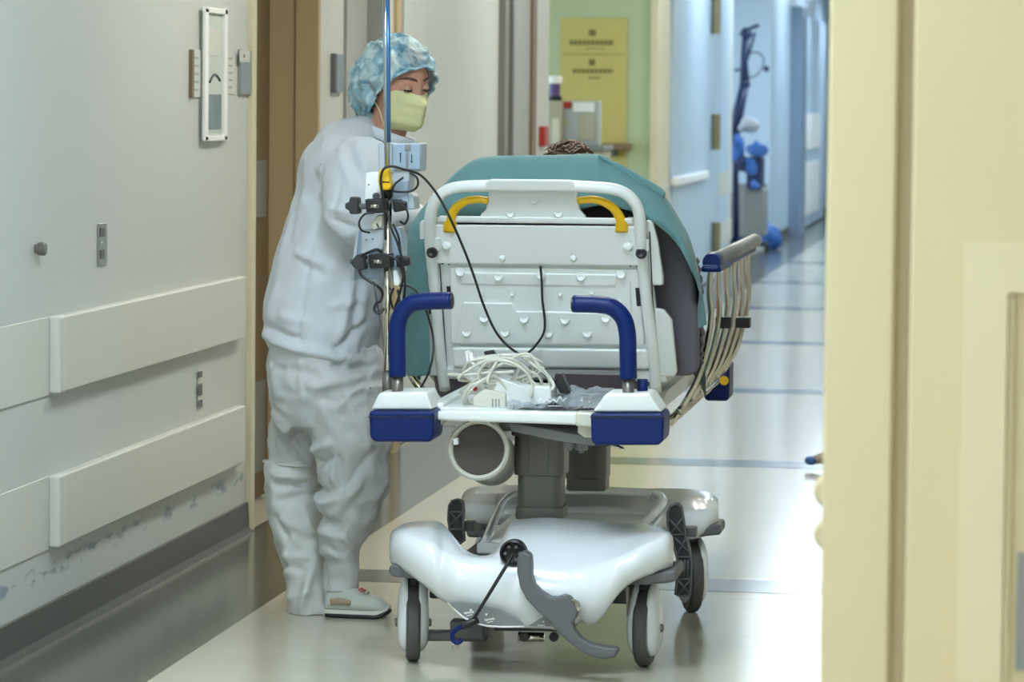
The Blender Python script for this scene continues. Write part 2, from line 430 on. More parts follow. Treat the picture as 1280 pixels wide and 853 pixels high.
box('hinge_plate', XW-.166, XW-.158, yA0+.1, yA1-.1, 1.0, 1.2, 'frame_grey', d1)
box('kick_plate', XW-.166, XW-.158, yA0+.1, yA1-.1, .1, .42, 'frame_grey', d1)
d2 = door('door_2', 'grey door in a pale frame beyond the tan door', yB0, yB1, 'door_grey', 'door_grey', .06, .04)
box('edge_strip', XW-.02, XW+.014, wy(490), wy(496), 0, 2.15, 'door_tan', d2)
d3 = door('door_3', 'wide pale sliding door with a dark edged frame beyond the capped person', yC0, yC1, 'door_white', 'frame_grey', .02, .05)
y1, y2, y3, y4 = wy(626), wy(636), wy(659), wy(664)
box('door_seal', XW-.03, XW+.014, y1, y2, .01, 2.1, 'frame_grey', d3)
box('side_panel', XW-.03, XW+.006, y2, y3, .01, 2.1, 'door_grey', d3)
box('pull_handle', XW, XW+.03, wy(631), wy(633.5), .98, 2.05, 'dark_metal', d3, bevel=.004)
box('dark_post', XW-.03, XW+.02, y3, y4, .0, 2.15, 'door_brown', d3)

# side passage: far wall faces us
gw = struct(box('wall_passage', -7, XW-.001, yD1-.012, yD1-.001, 0, CEIL, 'green'), 'pale green wall of the side passage')
struct(box('wall_passage_near', -7, XW-.15, yD0-.12, yD0, 0, CEIL, 'green'), 'green near wall of the side passage')
struct(box('trim_3', XW-.02, XW+.03, yD1-.04, wy(829), 0, CEIL, 'cream_trim', bevel=.006), 'cream corner post of the side passage')
struct(box('wall_bay', -7, XW-.001, yE1-.012, yE1-.001, 0, CEIL, 'door_blue'), 'far side bay wall with blue daylight in its colour')  # the bay's blue daylight is painted into this wall
struct(box('wall_bay_near', -7, XW-.15, yE0-.12, yE0, 0, CEIL, 'wall'), 'near wall of the far side bay')
o = struct(box('trim_4', -5, XW-.02, yE1-.04, yE1-.013, 0, .62, 'frame_grey'), 'grey wainscot of the far side bay')

# open door leaf lying against the left wall with hinges
yF0, yF1 = wy(832), wy(890)
d4 = struct(box('door_4', XW, XW+.045, yF0, yF1, .01, 2.6, 'door_blue', bevel=.004), 'pale blue door leaf with three brass hinges beside the bay')
box('push_bar', XW+.045, XW+.085, wy(830), wy(872), .83, .89, 'pure', d4, bevel=.008)
box('frame_post', XW, XW+.03, wy(893), wy(905), 0, CEIL, 'door_blue', d4, bevel=.006)
box('frame_edge', XW, XW+.012, wy(907), wy(911), 0, CEIL, 'wall', d4, bevel=.004)
for y in (20, 165, 300):
    p = at_x(895, y, XW+.085); v, f = g_lathe([(.035, -.14), (.035, .14)], p, seg=12); link('hinge', v, f, 'brass', d4, smooth=False)
# far stretch of the left wall
struct(box('trim_5', XW-.02, XW+.12, wy(985), wy(992), 0, 2.45, 'post_blue'), 'dark door post near the far corridor end')
d5 = struct(box('door_5', XW, XW+.05, wy(992), wy(1024), .02, 2.4, 'door_blue', bevel=.004), 'pale blue far door with raised white panels')
for z0, z1 in ((.15, .75), (.9, 1.3)):
    box('panel', XW+.05, XW+.07, wy(997), wy(1016), z0, z1, 'pure', d5, bevel=.006)

# near cream door post on the right (we look past it)
YP = 5.0
pj = at(1036, 400, YP)
pn = struct(box('wall_near', pj.x, XR, YP, YP+.16, 0, CEIL, 'cream', bevel=.004), 'cream wall beside the camera, out of focus')
gx0, gx1 = at(1119, 400, YP).x, at(1137, 400, YP).x
# casing stands proud of the wall on both sides of a shadow gap
box('casing', pj.x-.004, gx0, YP-.03, YP+.19, 0, CEIL-.01, 'cream', pn, bevel=.006)
box('leaf', gx1, XR, YP-.026, YP, 0, CEIL-.01, 'cream', pn, bevel=.006)
for y0, y1 in ((138, 166), (186, 222), (352, 386), (512, 556)):
    a = at(1033, y0, YP+.19); b = at(1033, y1, YP+.19)
    box('gasket', pj.x-.008, pj.x, YP+.10, YP+.185, b.z, a.z, 'tan', pn, bevel=.002)
for yc in (617, 671):
    c = at(1040, yc, YP+.02)
    lathe('bumper_knob', [(0, -.012), (.02, -.012), (.0255, -.004), (.0255, .004), (.02, .012), (0, .012)], c+Vector((-.002, .03, 0)), 'cream', pn, axis=(0, 1, 0), seg=28)

# ceiling lights
for i, (x, y, c, s) in enumerate(LIGHTS):
    t = thing('ceiling_light', 'flat ceiling light panel number %d along the corridor' % (i+1), 'light', (x, y, CEIL-.03), 'corridor ceiling lights')
    t['label'] = 'flush rectangular ceiling light panel above the corridor, out of view'
    fr = [g_box(x-.31, x-.29, y-.62, y+.62, CEIL-.03, CEIL), g_box(x+.29, x+.31, y-.62, y+.62, CEIL-.03, CEIL), g_box(x-.29, x+.29, y-.62, y-.6, CEIL-.03, CEIL), g_box(x-.29, x+.29, y+.6, y+.62, CEIL-.03, CEIL)]
    v, f = join(*fr); link('frame', v, f, 'pure', t)
    key = 'lamp%s%s' % (c, s)
    if key not in M: M[key] = emis('lamp_diffuser', c, s)
    box('diffuser', x-.29, x+.29, y-.6, y+.6, CEIL-.022, CEIL-.012, key, t)

# ================================================================== THE STRETCHER
st = thing('stretcher', 'white hospital stretcher with navy push handles and grey casters, raised backrest', 'stretcher', (-1.27, 9.7, 0))
YF = 9.0
# --- corner boxes with push handles
for side, bxp, wh, tubep in (
    ('l', [(461, 514), (541, 514), (543, 520), (541, 549), (536, 553), (468, 553), (462, 547)], [(474, 491), (533, 490), (541, 513), (463, 513)], None),
    ('r', [(738, 517), (828, 517), (830, 523), (829, 550), (824, 557), (744, 557), (739, 552)], [(757, 492), (812, 492), (828, 516), (740, 516)], None)):
    b = prism('corner_bumper', bxp, YF-.05, .16, 'navy', st, bevel=.008)
    prism('top_cover', wh, YF-.035, .15, 'white', b, bevel=.008)
    lip = [(bxp[0][0]-.5, 521), (bxp[2][0]+.3, 521), (bxp[2][0]+.3, 522.5), (bxp[0][0]-.5, 522.5)]
    prism('seam', lip, YF-.0515, .01, 'black', b)
def push_handle(sl, path, r):
    h = ptube('push_handle', path, r, 'navy', st, n=8, seg=16)
    ptube('sleeve', sl, .0145, 'dark_metal', h, n=1, seg=16)
    e = path[-1]; d = (at(*path[-1])-at(*path[-2])).normalized()
    lathe('end_cap', [(r*.96, -.002), (r*.96, .003), (r*.6, .006), (0, .007)], at(*e), 'black', h, axis=d, seg=16)
    p = at(sl[0][0]+1, sl[0][1]-10, YF+.01-.02)
    lathe('pin', [(.003, -.004), (.003, .006), (0, .007)], p, 'black', h, axis=(0, -1, 0), seg=10)
push_handle([(497, 508, YF), (497, 468, YF)], [(497, 471, YF), (496.5, 440, YF), (496.5, 412, YF), (501, 394, YF), (513, 381, YF), (532, 377, YF), (564, 376, YF)], .0215)
push_handle([(786, 514, YF), (785, 472, YF)], [(785.5, 474, YF), (785, 440, YF), (784, 416, YF), (779, 398, YF), (766, 385, YF), (748, 381, YF), (717, 380, YF)], .0215)
ptube('pole_socket', [(484.5, 497, YF+.07), (484.5, 465, YF+.07)], .0135, 'dark_metal', st, n=1, seg=14)
ptube('spare_socket_cap', [(803, 500, YF+.05), (803, 474, YF+.05)], .0135, 'navy', st, n=1, seg=14)

# --- cross bar and litter deck
prism('cross_bar', [(541, 516), (560, 513), (640, 514), (722, 516), (742, 518), (742, 534), (722, 532), (640, 529), (560, 527), (541, 525)], YF+.01, .05, 'white', st, bevel=.008)
prism('bar_cap', [(719, 515), (742, 517), (742, 535), (719, 533)], YF+.003, .064, 'offwhite', st, bevel=.006)
a = at(543, 507, YF+.06); b = at(742, 512, YF+.06)
zd = a.z-.004
v, f = g_box(a.x, b.x+.03, YF+.06, YF+.62, zd-.02, zd); link('storage_shelf', v, f, 'white', st, bevel=.004)
lx, rx = at(538, 500, 9.1).x+.02, at(812, 500, 9.1).x-.085
for x in (lx, rx):
    box('litter_rail', x-.02, x+.02, 9.06, 11.15, zd-.045, zd+.01, 'white', st, bevel=.008)
for yy in (9.75, 10.4, 11.1):
    box('litter_cross_member', lx+.02, rx-.02, yy, yy+.05, zd-.04, zd, 'white', st, bevel=.005)
# plates under the deck
prism('support_plate', [(629, 527), (742, 547), (742, 558), (700, 552), (640, 540)], 9.12, .3, 'grey_mid', st, bevel=.003)
for c in ((727, 552), (712, 549)):
    lathe('bolt', [(.016, 0), (.016, .022), (.006, .024), (.006, .03), (0, .03)], at(c[0], c[1], 9.2), 'grey_mid', st, axis=(0, 0, -1), seg=12)
prism('bracket', [(722, 532), (742, 533), (742, 548), (730, 547), (722, 541)], YF+.06, .05, 'offwhite', st, bevel=.003)
# small hook and lever under the right bumper
ptube('hook_lever', [(762, 556, 9.02), (774, 559, 9.01), (779, 562, 9.0)], .004, 'chrome', st, n=2, seg=8)

# --- lifting columns (telescoping, rounded rectangles)
def g_rrect(xa, xb, y0, y1, z0, z1, r, n=5):
    """upright bar with rounded vertical edges"""
    pts = []
    for cx_, cy_, a0 in ((xb-r, y1-r, 0), (xa+r, y1-r, 90), (xa+r, y0+r, 180), (xb-r, y0+r, 270)):
        for k in range(n+1):
            a = math.radians(a0+90*k/n); pts.append((cx_+r*math.cos(a), cy_+r*math.sin(a), z0))
    return g_prism(pts, (0, 0, z1-z0))
def column(px0, px1, ys, Yc, dep):
    """ys: top, step, bottom rows"""
    def rr(pxa, pxb, ya, yb, d, r=.022):
        a = at(pxa, ya, Yc-d/2); b = at(pxb, yb, Yc-d/2)
        return g_rrect(a.x, b.x, Yc-d/2, Yc+d/2, b.z, a.z, r)
    v, f = rr(px0, px1, ys[0], ys[1], dep); o = link('lift_column', v, f, 'column', st, bevel=.002)
    v, f = rr(px0+4, px1-4, ys[1]-2, ys[2], dep-.02); link('inner_stage', v, f, 'column', o, bevel=.002)
    v, f = rr(px0-4, px1+4, ys[0]-4, ys[0]+14, dep+.02); link('collar', v, f, 'column', o, bevel=.003)
    v, f = rr(px0+1, px1-1, ys[2]-14, ys[2]+3, dep-.010); link('foot_ring', v, f, 'column', o, bevel=.003)
    for k in (.3, .7):
        q = px0+(px1-px0)*k; v, f = rr(q-.4, q+.4, ys[0]+3, ys[1]-1, dep+.002, .0003); link('groove', v, f, 'grey', o)
column(642, 704, (533, 596, 648), 9.45, .14)
column(706, 757, (545, 600, 612), 10.08, .14)
a = at(641, 533, 9.4); box('lift_beam', a.x-.03, a.x+.2, 9.36, 10.2, a.z-.01, a.z+.03, 'grey_mid', st, bevel=.004)

# --- oxygen bottle holder: an open tube lying under the deck
p0 = at(598, 562, 9.06); p1 = at(614, 574, 9.62); ax = (p1-p0).normalized(); L = (p1-p0).length
lathe('bottle_holder', [(.064, .02), (.067, .002), (.072, -.004), (.077, .003), (.0775, .02), (.072, .03), (.0715, L), (.060, L+.005), (.06, L-.02)], p0, 'offwhite', st, axis=ax, seg=36)
lathe('holder_liner', [(.0638, .018), (.0615, .03), (.058, L-.03), (0, L-.03)], p0, 'dark_inner', st, axis=ax, seg=36)
prism('holder_clip', [(566, 549), (572, 548), (573, 556), (567, 557)], 9.05, .02, 'pure', st, bevel=.002)
prism('holder_strap', [(545, 536), (566, 532), (572, 537), (552, 545)], 9.1, .012, 'white', st, bevel=.002)

# --- base shrouds
def shroud(name, cols, YS, m, depth_back):
    """cols: (x, y_bottom, y_crease, y_top, back) at the front face; smooth plastic shell"""
    n = 8
    keys = [Vector((c[0], c[1], c[2])) for c in cols]; k2 = [Vector((c[3], c[4], c[5])) for c in cols]
    A = catmull(keys, n); B = catmull(k2, n)
    rows = []
    for p, q in zip(A, B):
        x, yb, yc = p; yt, fr, bk = q
        r = []
        Y0 = YS+fr
        r.append(at(x, yb, Y0+.035)+Vector((0, .03, .004)))
        r.append(at(x, yb, Y0+.03))
        r.append(at(x, yb-(yb-yc)*.12, Y0+.004))
        r.append(at(x, yb-(yb-yc)*.5, Y0-.012))
        r.append(at(x, yc+(yb-yc)*.12, Y0))
        r.append(at(x, yc, Y0+.025))
        r.append(at(x, yc+(yt-yc)*.45, Y0+.025+(bk)*.35))
        r.append(at(x, yt, Y0+.02+bk))
        e = r[-1]
        r.append(e+Vector((0, .015, -.008))); r.append(e+Vector((0, .02, -.06)))
        rows.append(r)
    nc = len(rows[0]); V = [p for r in rows for p in r]
    o = link(name, V, grid_faces(len(rows), nc), m, st, smooth=True, solid=.006)
    o.modifiers['solidify'].offset = 0
    return o
#            x   bottom crease top front back
near = [(488, 700, 685, 672, .16, .10), (492, 706, 672, 664, .10, .14), (504, 712, 668, 657, .05, .20), (522, 724, 672, 653, .02, .24), (541, 740, 678, 652.5, .01, .24),
        (553, 750, 688, 657, .01, .22), (566, 757, 694, 672, .0, .14), (580, 764, 698, 688, .0, .1), (597, 772, 700, 696, .0, .08), (614, 777, 700, 694, .0, .09), (628, 780, 699, 678, .0, .16), (640, 783, 699, 654, .0, .26),
        (660, 784, 702, 650, .0, .28), (685, 785, 708, 649, .0, .28), (705, 787, 710, 650, .0, .28), (718, 780, 710, 651, .0, .28), (727, 776, 710, 652, .0, .28), (735, 781, 708, 652, .0, .28), (745, 777, 706, 653, .0, .28), (757, 764, 702, 654, .0, .28), (770, 745, 698, 655, .0, .27), (784, 731, 692, 656, .01, .26), (800, 722, 684, 657, .02, .25), (818, 716, 677, 659, .05, .2), (833, 713, 672, 664, .09, .16), (840, 712, 680, 672, .14, .10)]
sh = shroud('base_shroud', near, 8.93, 'shell', 0)
far = [(578, 640, 632, 622, .12, .1), (584, 650, 630, 614, .06, .15), (600, 655, 630, 609, .02, .2), (640, 655, 632, 608, 0, .2), (700, 655, 634, 609, 0, .2), (760, 655, 634, 610, 0, .2), (800, 660, 640, 612, 0, .2), (830, 672, 645, 612, .0, .22), (860, 674, 640, 613, .01, .22), (885, 668, 636, 617, .04, .2), (897, 660, 634, 625, .1, .14)]
sf = shroud('base_shroud', far, 10.05, 'shell', 0)
# recessed tray between the shrouds
a = at(610, 640, 9.5); b = at(806, 640, 9.5)
box('base_tray', a.x, b.x, 9.3, 10.2, .255, .285, 'shell', st, bevel=.006)
lz = .285
tube('tray_rim', [(b.x-.02, 9.32, lz), (b.x-.005, 9.6, lz+.03), (b.x+.01, 9.9, lz+.05), (b.x-.03, 10.1, lz+.05), (b.x-.05, 10.2, lz+.02)], .011, 'shell', st, n=6, seg=10)
tube('tray_rim', [(a.x+.02, 9.32, lz), (a.x+.005, 9.6, lz+.03), (a.x-.005, 9.9, lz+.05), (a.x+.03, 10.1, lz+.05), (a.x+.05, 10.2, lz+.02)], .011, 'shell', st, n=6, seg=10)
# under frame
a = at(540, 760, 9.25); b = at(800, 760, 9.25)
box('chassis', a.x, b.x, 9.2, 10.15, .15, .2, 'grey', st, bevel=.006)
prism('chassis_crossbar', [(520, 790), (607, 791), (607, 803), (520, 802)], 9.12, .05, 'grey', st, bevel=.006)
prism('chassis_plate', [(618, 784), (714, 785), (714, 790), (618, 789)], 9.0, .25, 'black', st)
prism('chassis_block', [(562, 776), (605, 781), (605, 800), (576, 800), (562, 792)], 9.1, .06, 'grey', st, bevel=.005)
for px in (656, 693): lathe('bolt', [(.012, 0), (.012, .012), (.005, .014), (0, .015)], at(px, 796, 9.05), 'black', st, axis=(0, -1, 0), seg=14)
ptube('axle', [(648, 796, 9.07), (680, 797, 9.07)], .012, 'chrome', st, n=1, seg=12)
prism('spring_plate', [(782, 735), (786, 735), (785, 771), (783, 771)], 9.1, .01, 'dark_metal', st)

# --- bumpers over the wheels
def bumper(px, Y, dep): return prism('wheel_bumper', px, Y, dep, 'grey', st, bevel=.008, seg=3)
bumper([(486, 709), (490, 706), (505, 709), (523, 716), (531, 724), (512, 724), (490, 721), (486, 716)], 9.0, .2)
bumper([(788, 731), (795, 723), (815, 717), (845, 712), (846, 727), (832, 730), (805, 732)], 9.0, .2)
bumper([(846, 664), (870, 662), (896, 655), (901, 658), (901, 669), (880, 671), (852, 672)], 10.08, .15)
bumper([(582, 664), (600, 662), (620, 668), (620, 674), (584, 672)], 10.08, .15)

# --- casters: tyre, hub shells on both sides, fork stem
def caster(px, py, yaw, Yhint=None, mt='tyre'):
    c = at_z(px, py, 0); R = .098
    root = None
    ax = Vector((math.cos(yaw), math.sin(yaw), 0)); o = c+Vector((0, 0, R))
    prof = [(.0, -.012), (.05, -.012), (.075, -.014), (.09, -.018), (.097, -.012), (R, -.004), (R, .004), (.097, .012), (.09, .018), (.075, .014), (.05, .012), (0, .012)]
    root = lathe('caster', prof, o, mt, st, axis=ax, seg=40)
    for s in (-1, 1):
        # hub shell: a rounded housing reaching up to the shroud
        q = Vector((0, 0, 1)).rotation_difference(ax)
        fw = Vector((-ax.y, ax.x, 0)); up = Vector((0, 0, 1))
        out = []
        for k in range(28):
            t = 2*math.pi*k/28
            out.append(o+fw*(.078*math.cos(t))+up*(.074*math.sin(t) if math.sin(t) < 0 else .115*math.sin(t)**.8))
        V = []; Fc = []
        for (sc, h) in ((1, .014), (.98, .022), (.9, .030), (.72, .037), (.35, .040)):
            for p in out: V.append(o+(p-o)*sc+ax*(s*h))
        n = 28
        for i in range(4):
            for k in range(n): Fc.append((i*n+k, i*n+(k+1) % n, (i+1)*n+(k+1) % n, (i+1)*n+k))
        Fc.append(tuple(range(n))); Fc.append(tuple(4*n+k for k in range(n)))
        link('hub_shell', V, Fc, 'shell', root, smooth=True)
        lathe('axle_nut', [(.011, 0), (.011, .006), (.006, .008), (0, .008)], o+ax*(s*.039), 'dark_metal', root, axis=ax*s, seg=12)
    tube('stem', [o+Vector((0, 0, R-.012)), o+Vector((0, .0, R+.07))], .017, 'grey', root, seg=12)
    return root
caster(516, 826, math.radians(10)); caster(806, 833, math.radians(-4)); caster(864, 765, math.radians(16)); caster(610, 762, math.radians(-8))

# --- pedals
def paddle(px, Y, dep, name, ribs):
    o = prism(name, px, Y, dep, 'rubber', st, bevel=.004)
    cx = sum(p[0] for p in px)/len(px); cy = sum(p[1] for p in px)/len(px)
    for q in ribs: ptube('rib', [(q[0], q[1], Y-.002), (q[2], q[3], Y-.002)], .0028, 'grey', o, n=1, seg=6)
    ed = [(cx+(x-cx)*.97, cy+(y-cy)*.985, Y-.002) for x, y in px]
    tube('rim', [at(*p) for p in ed], .0035, 'grey', o, seg=6, closed=True)
    return o
paddle([(561, 632), (565, 626), (573, 624), (579, 628), (580, 640), (579, 660), (581, 676), (576, 680), (568, 676), (562, 664), (560, 650)], 9.42, .025, 'brake_pedal', [(562, 640, 579, 658), (579, 640, 562, 658), (563, 662, 579, 662), (563, 640, 579, 640)])
prism('pedal_arm', [(578, 653), (592, 653), (592, 665), (578, 665)], 9.44, .05, 'grey', st, bevel=.004)
paddle([(834, 640), (838, 632), (846, 629), (852, 634), (855, 650), (857, 670), (862, 690), (865, 705), (864, 725), (863, 745), (851, 747), (844, 744), (846, 725), (848, 705), (844, 690), (838, 672), (834, 655)], 9.72, .03, 'brake_pedal',
       [(836, 648, 853, 668), (853, 648, 838, 668), (838, 669, 856, 669), (843, 672, 862, 692), (857, 674, 846, 694), (847, 697, 864, 697), (851, 700, 850, 722), (856, 700, 855, 722), (860, 700, 860, 722), (847, 724, 864, 724), (848, 726, 862, 743), (863, 726, 848, 743)])
prism('pedal_arm', [(842, 660), (870, 660), (870, 672), (842, 672)], 9.78, .05, 'grey', st, bevel=.004)
# front steering pedal, big grey S-shaped casting
prism('steer_pedal', [(646, 700), (649, 692), (656, 690), (663, 695), (664, 706), (664, 722), (668, 733), (676, 741), (687, 748), (696, 748), (704, 745), (712, 748), (717, 755), (721, 764), (721, 772), (715, 779), (717, 788), (726, 799), (738, 806), (752, 809), (770, 811), (773, 816), (768, 823), (755, 825), (740, 822), (726, 815), (710, 803), (694, 788), (684, 775), (672, 765), (658, 750), (650, 735), (646, 716)], 8.86, .05, 'grey', st, bevel=.007, seg=3)
lathe('pedal_pivot', [(.017, 0), (.017, .05), (.012, .053), (0, .053)], at(713, 757, 8.92), 'chrome', st, axis=(0.3, -1, 0.1), seg=18)
so = lathe('pedal_socket', [(.033, -.03), (.033, .0), (.028, .004), (.024, -.004), (.012, -.008), (.0, -.008)], at(641, 692, 8.925), 'black', st, axis=(0, -1, 0), seg=28)
for k in range(6):
    t = k*math.pi/3; p = at(641+9*math.cos(t), 692+9*math.sin(t), 8.925)
    lathe('socket_lug', [(.004, 0), (.004, .008), (0, .009)], p, 'grey', so, axis=(0, -1, 0), seg=8)
# grey leaf-shaped instruction plates on the shroud
def leaf(px, Y, marks):
    o = prism('instruction_plate', px, Y, .012, 'grey_mid', st, bevel=.002); o['label'] = 'grey leaf-shaped instruction plate with white marks'
    for mk in marks:
        prism('mark', mk, Y-.0012, .002, 'pure', o)
def tri(x, y, s): return [(x-s, y-s*.8), (x+s, y-s*.8), (x, y+s*.8)]
def dash(x, y, l, h, sl=-.25): return [(x, y), (x+l, y+sl*l), (x+l, y+sl*l+h), (x, y+h)]
mk = [tri(588.5, 763.5, 2), tri(608, 769, 2)]
for (x, y) in ((580, 766), (606, 774.5)):
    for k in range(6): mk.append(dash(x+k*2.1, y-k*.35+.0, 1.4, 2.2+(k % 2)*.7))
    mk.append(dash(x+3, y+4, 7, .9))
leaf([(559.5, 752.5), (575, 753), (600, 756), (625, 763), (645, 773), (655, 781.5), (640, 783.5), (615, 782), (595, 778), (578, 770), (565, 759)], 8.905, mk)
leaf([(660, 783), (670, 777), (682, 770), (690, 776), (697, 784)], 8.905, [tri(679, 778, 1.4)]+[dash(672+k*1.9, 781.5, 1.2, 1.6, 0) for k in range(5)])
ptube('plate_lip', [(560, 753, 8.91), (578, 771, 8.905), (596, 779.5, 8.905), (616, 783.5, 8.905), (655, 784, 8.905)], .0025, 'pure', st, n=4, seg=6)

# --- backrest: a white panel leaning towards us at its top
def py_Y(y): return 9.46+(y-225)/245*.28
def bp(x, y, off=0): return at(x, y, py_Y(y)-off)
def bprism(name, px, off, thick, m, parent, bevel=0, **k):
    """plate lying on the backrest plane, its face raised by off, thick deep"""
    n = len(px); F0 = [bp(x, y, off) for x, y in px]
    v, f = g_prism(F0, (0, thick, .0)); return link(name, v, f, m, parent, bevel=bevel, **k)
back = bprism('backrest', [(540, 318), (812, 322), (822, 400), (834, 478), (554, 474), (546, 400)], .0, .03, 'white', st, bevel=.006)
bprism('upper_panel', [(541, 280.5), (805, 283), (809, 333), (540, 330)], .022, .045, 'white', back, bevel=.006)
bprism('head_bar', [(548, 270), (790, 273), (792, 281), (546, 278)], .026, .03, 'white', back, bevel=.005)
bprism('centre_plate', [(612, 232), (719, 233), (724, 262), (733, 272), (728, 280), (604, 278), (599, 270), (607, 262)], .018, .03, 'white', back, bevel=.006)
bprism('recess_panel', [(562, 334), (798, 337), (806, 432), (563, 430)], .012, .02, 'white', back, bevel=.006)
bprism('raised_band', [(578, 378), (640, 379), (646, 389), (770, 391), (782, 352), (788, 352), (791, 432), (568, 430)], .020, .02, 'white', back, bevel=.006)
bprism('raised_step', [(572, 340), (772, 343), (770, 359), (575, 356)], .017, .02, 'white', back, bevel=.006)
bprism('lower_band', [(564, 434), (810, 437), (812, 462), (566, 460)], .028, .04, 'white', back, bevel=.010, seg=3)
bprism('lower_edge', [(556, 460), (822, 464), (826, 476), (558, 472)], .012, .03, 'white', back, bevel=.005)
# frame: side tubes and the arched top
fr = catmull([bp(556, 486, .0), bp(550, 440, .01), bp(545, 380, .012), bp(540, 330, .016), bp(537, 288, .03), bp(541, 258, .034), bp(554, 241, .034), bp(575, 234, .034), bp(620, 232, .034), bp(680, 232, .034), bp(740, 234, .034), bp(772, 238, .034), bp(790, 249, .034), bp(799, 268, .034), bp(801, 300, .03), bp(804, 335, .016), bp(810, 390, .012), bp(816, 440, .01), bp(820, 488, 0)], 6)
v, f = g_tube(fr, .0155, 14); link('back_frame', v, f, 'white', back, smooth=True)
bprism('top_grip', [(611, 224), (714, 225), (719, 231), (719, 240), (606, 239), (606, 230)], .052, .036, 'white', back, bevel=.007, seg=3)
# wings at the sides
bprism('side_wing', [(524, 278), (530, 274), (538, 276), (549, 366), (530, 366), (525, 358)], .012, .03, 'white', back, bevel=.006)
bprism('side_wing', [(806, 275), (815, 276), (822, 300), (829, 345), (829, 357), (812, 357)], .012, .03, 'white', back, bevel=.006)
bprism('side_wing', [(527, 398), (538, 392), (552, 396), (557, 470), (532, 470), (526, 440)], .006, .03, 'white', back, bevel=.006)
bprism('side_wing', [(817, 385), (830, 387), (840, 400), (846, 465), (842, 472), (822, 470)], .006, .03, 'white', back, bevel=.006)
# dimples of the moulded panel, round studs, knobs and slots
def stud(x, y, r, off, m='white', h=.004, nm='stud'):
    v, f = g_lathe([(r, -.004), (r, h*.3), (r*.7, h*.85), (0, h)], bp(x, y, off), (0, -1, .1), 14); return link(nm, v, f, m, back, smooth=True)
for x, y in ((575, 340), (623, 346), (676, 344), (726, 346), (776, 343), (605, 398), (655, 399), (706, 400), (757, 398), (583, 416), (631, 416), (685, 417), (734, 417), (600, 366), (640, 368), (700, 368), (740, 366)):
    big = y > 380 or y < 350
    v, f = g_lathe([(.013 if big else .006, 0), (.011 if big else .005, .003), (.008 if big else .003, .001), (0, -.0005)], bp(x, y, .0205 if 380 < y else .0175), (0, -1, .1), 14)
    link('dimple', v, f, 'white', back, smooth=True)
for x, y in ((667, 250), (638, 267), (698, 267)):
    v, f = g_lathe([(.012, 0), (.010, .003), (.007, .001), (0, 0)], bp(x, y, .0185), (0, -1, .1), 14); link('dimple', v, f, 'white', back, smooth=True)
for x, y in ((628, 323), (717, 323), (558, 307), (785, 308)): stud(x, y, .009 if y > 320 else .013, .022, h=.008)
for x, y in ((541, 316), (802, 317)):
    v, f = g_lathe([(.0135, 0), (.0145, .004), (.0145, .018), (.011, .022), (.007, .018), (0, .018)], bp(x, y, .03), (0, -1, .05), 18); k = link('lock_knob', v, f, 'black', back, smooth=True)
    bprism('knob_mount', [(x-8, y-18), (x+9, y-18), (x+9, y-2), (x-8, y-2)], .034, .02, 'white', k, bevel=.003)
bprism('slot', [(558, 358), (563, 358), (564, 383), (560, 383)], .013, .004, 'black', back)
bprism('slot', [(794, 360), (799, 360), (801, 383), (796, 383)], .013, .004, 'black', back)
for x, y in ((553, 330), (561, 331), (788, 333), (796, 333)): stud(x, y, .002, .0225, 'black', .001, 'screw')
for xa, xb in ((547, 559), (812, 820)):
    ptube('panel_gap', [(xa, 290, py_Y(290)-.014), (xb, 468, py_Y(468)-.009)], .0016, 'black', back, n=1, seg=6)
# yellow release handles
for pts in ([(562, 289), (564, 272), (570, 260), (582, 252), (596, 249.5), (610, 251)], [(777, 289), (776, 276), (769, 263), (757, 254), (741, 249.5), (722, 251)]):
    q = [bp(x, y, .022) for x, y in pts]
    h = tube('release_handle', q, [(.0155, .008), (.0135, .008), (.0115, .008), (.0105, .008), (.010, .008), (.009, .008)], 'yellow', back, n=6, seg=12, hint=(0, 1, 0))
    x = pts[0][0]; bprism('handle_foot', [(x-8, 276), (x+8, 276), (x+8, 291), (x-8, 291)], .026, .02, 'yellow', h, bevel=.003)
for x0, x1 in ((543, 556), (783, 797)):
    bprism('handle_housing', [(x0, 272), (x1, 272), (x1, 291), (x0, 291)], .018, .03, 'offwhite', back, bevel=.003)

# --- mattress: raised head section and flat seat section
mr = [Vector((at(512, 470, 9.74).x, 9.76, .72)), Vector((at(872, 470, 9.74).x, 9.76, .72))]
xl = at(514, 400, 9.75).x; xr = at(862, 400, 9.75).x
def quilt(V): return V
def soft_box(name, corners, m, parent, bevel=.03):
    """8 corners: bottom four then top four"""
    f = [(0, 1, 2, 3), (4, 7, 6, 5), (0, 4, 5, 1), (1, 5, 6, 2), (2, 6, 7, 3), (3, 7, 4, 0)]
    return link(name, corners, f, m, parent, bevel=bevel, seg=4)
zt, zb = 1.17, .70
Yt, Yb = 9.60, 9.80
th = .15
def mY(y): return 9.635+(y-225)/245*.17
mpts = [at(x, y, mY(y)) for x, y in ((514, 470), (512, 400), (514, 330), (528, 285), (560, 250), (600, 226), (740, 223), (790, 242), (826, 268), (855, 306), (868, 345), (872, 410), (872, 464), (866, 472))]
v, f = g_prism(mpts, (0, .13, .03)); mo = link('mattress', v, f, 'mattress', st, bevel=.018, seg=4)
soft_box('seat_cushion', [(xl+.05, 9.86, .60), (xr-.13, 9.86, .60), (xr-.13, 11.35, .60), (xl+.05, 11.35, .60), (xl+.03, 9.86, .72), (xr-.07, 9.86, .72), (xr-.07, 11.35, .72), (xl+.03, 11.35, .72)], 'mattress', st, .035)
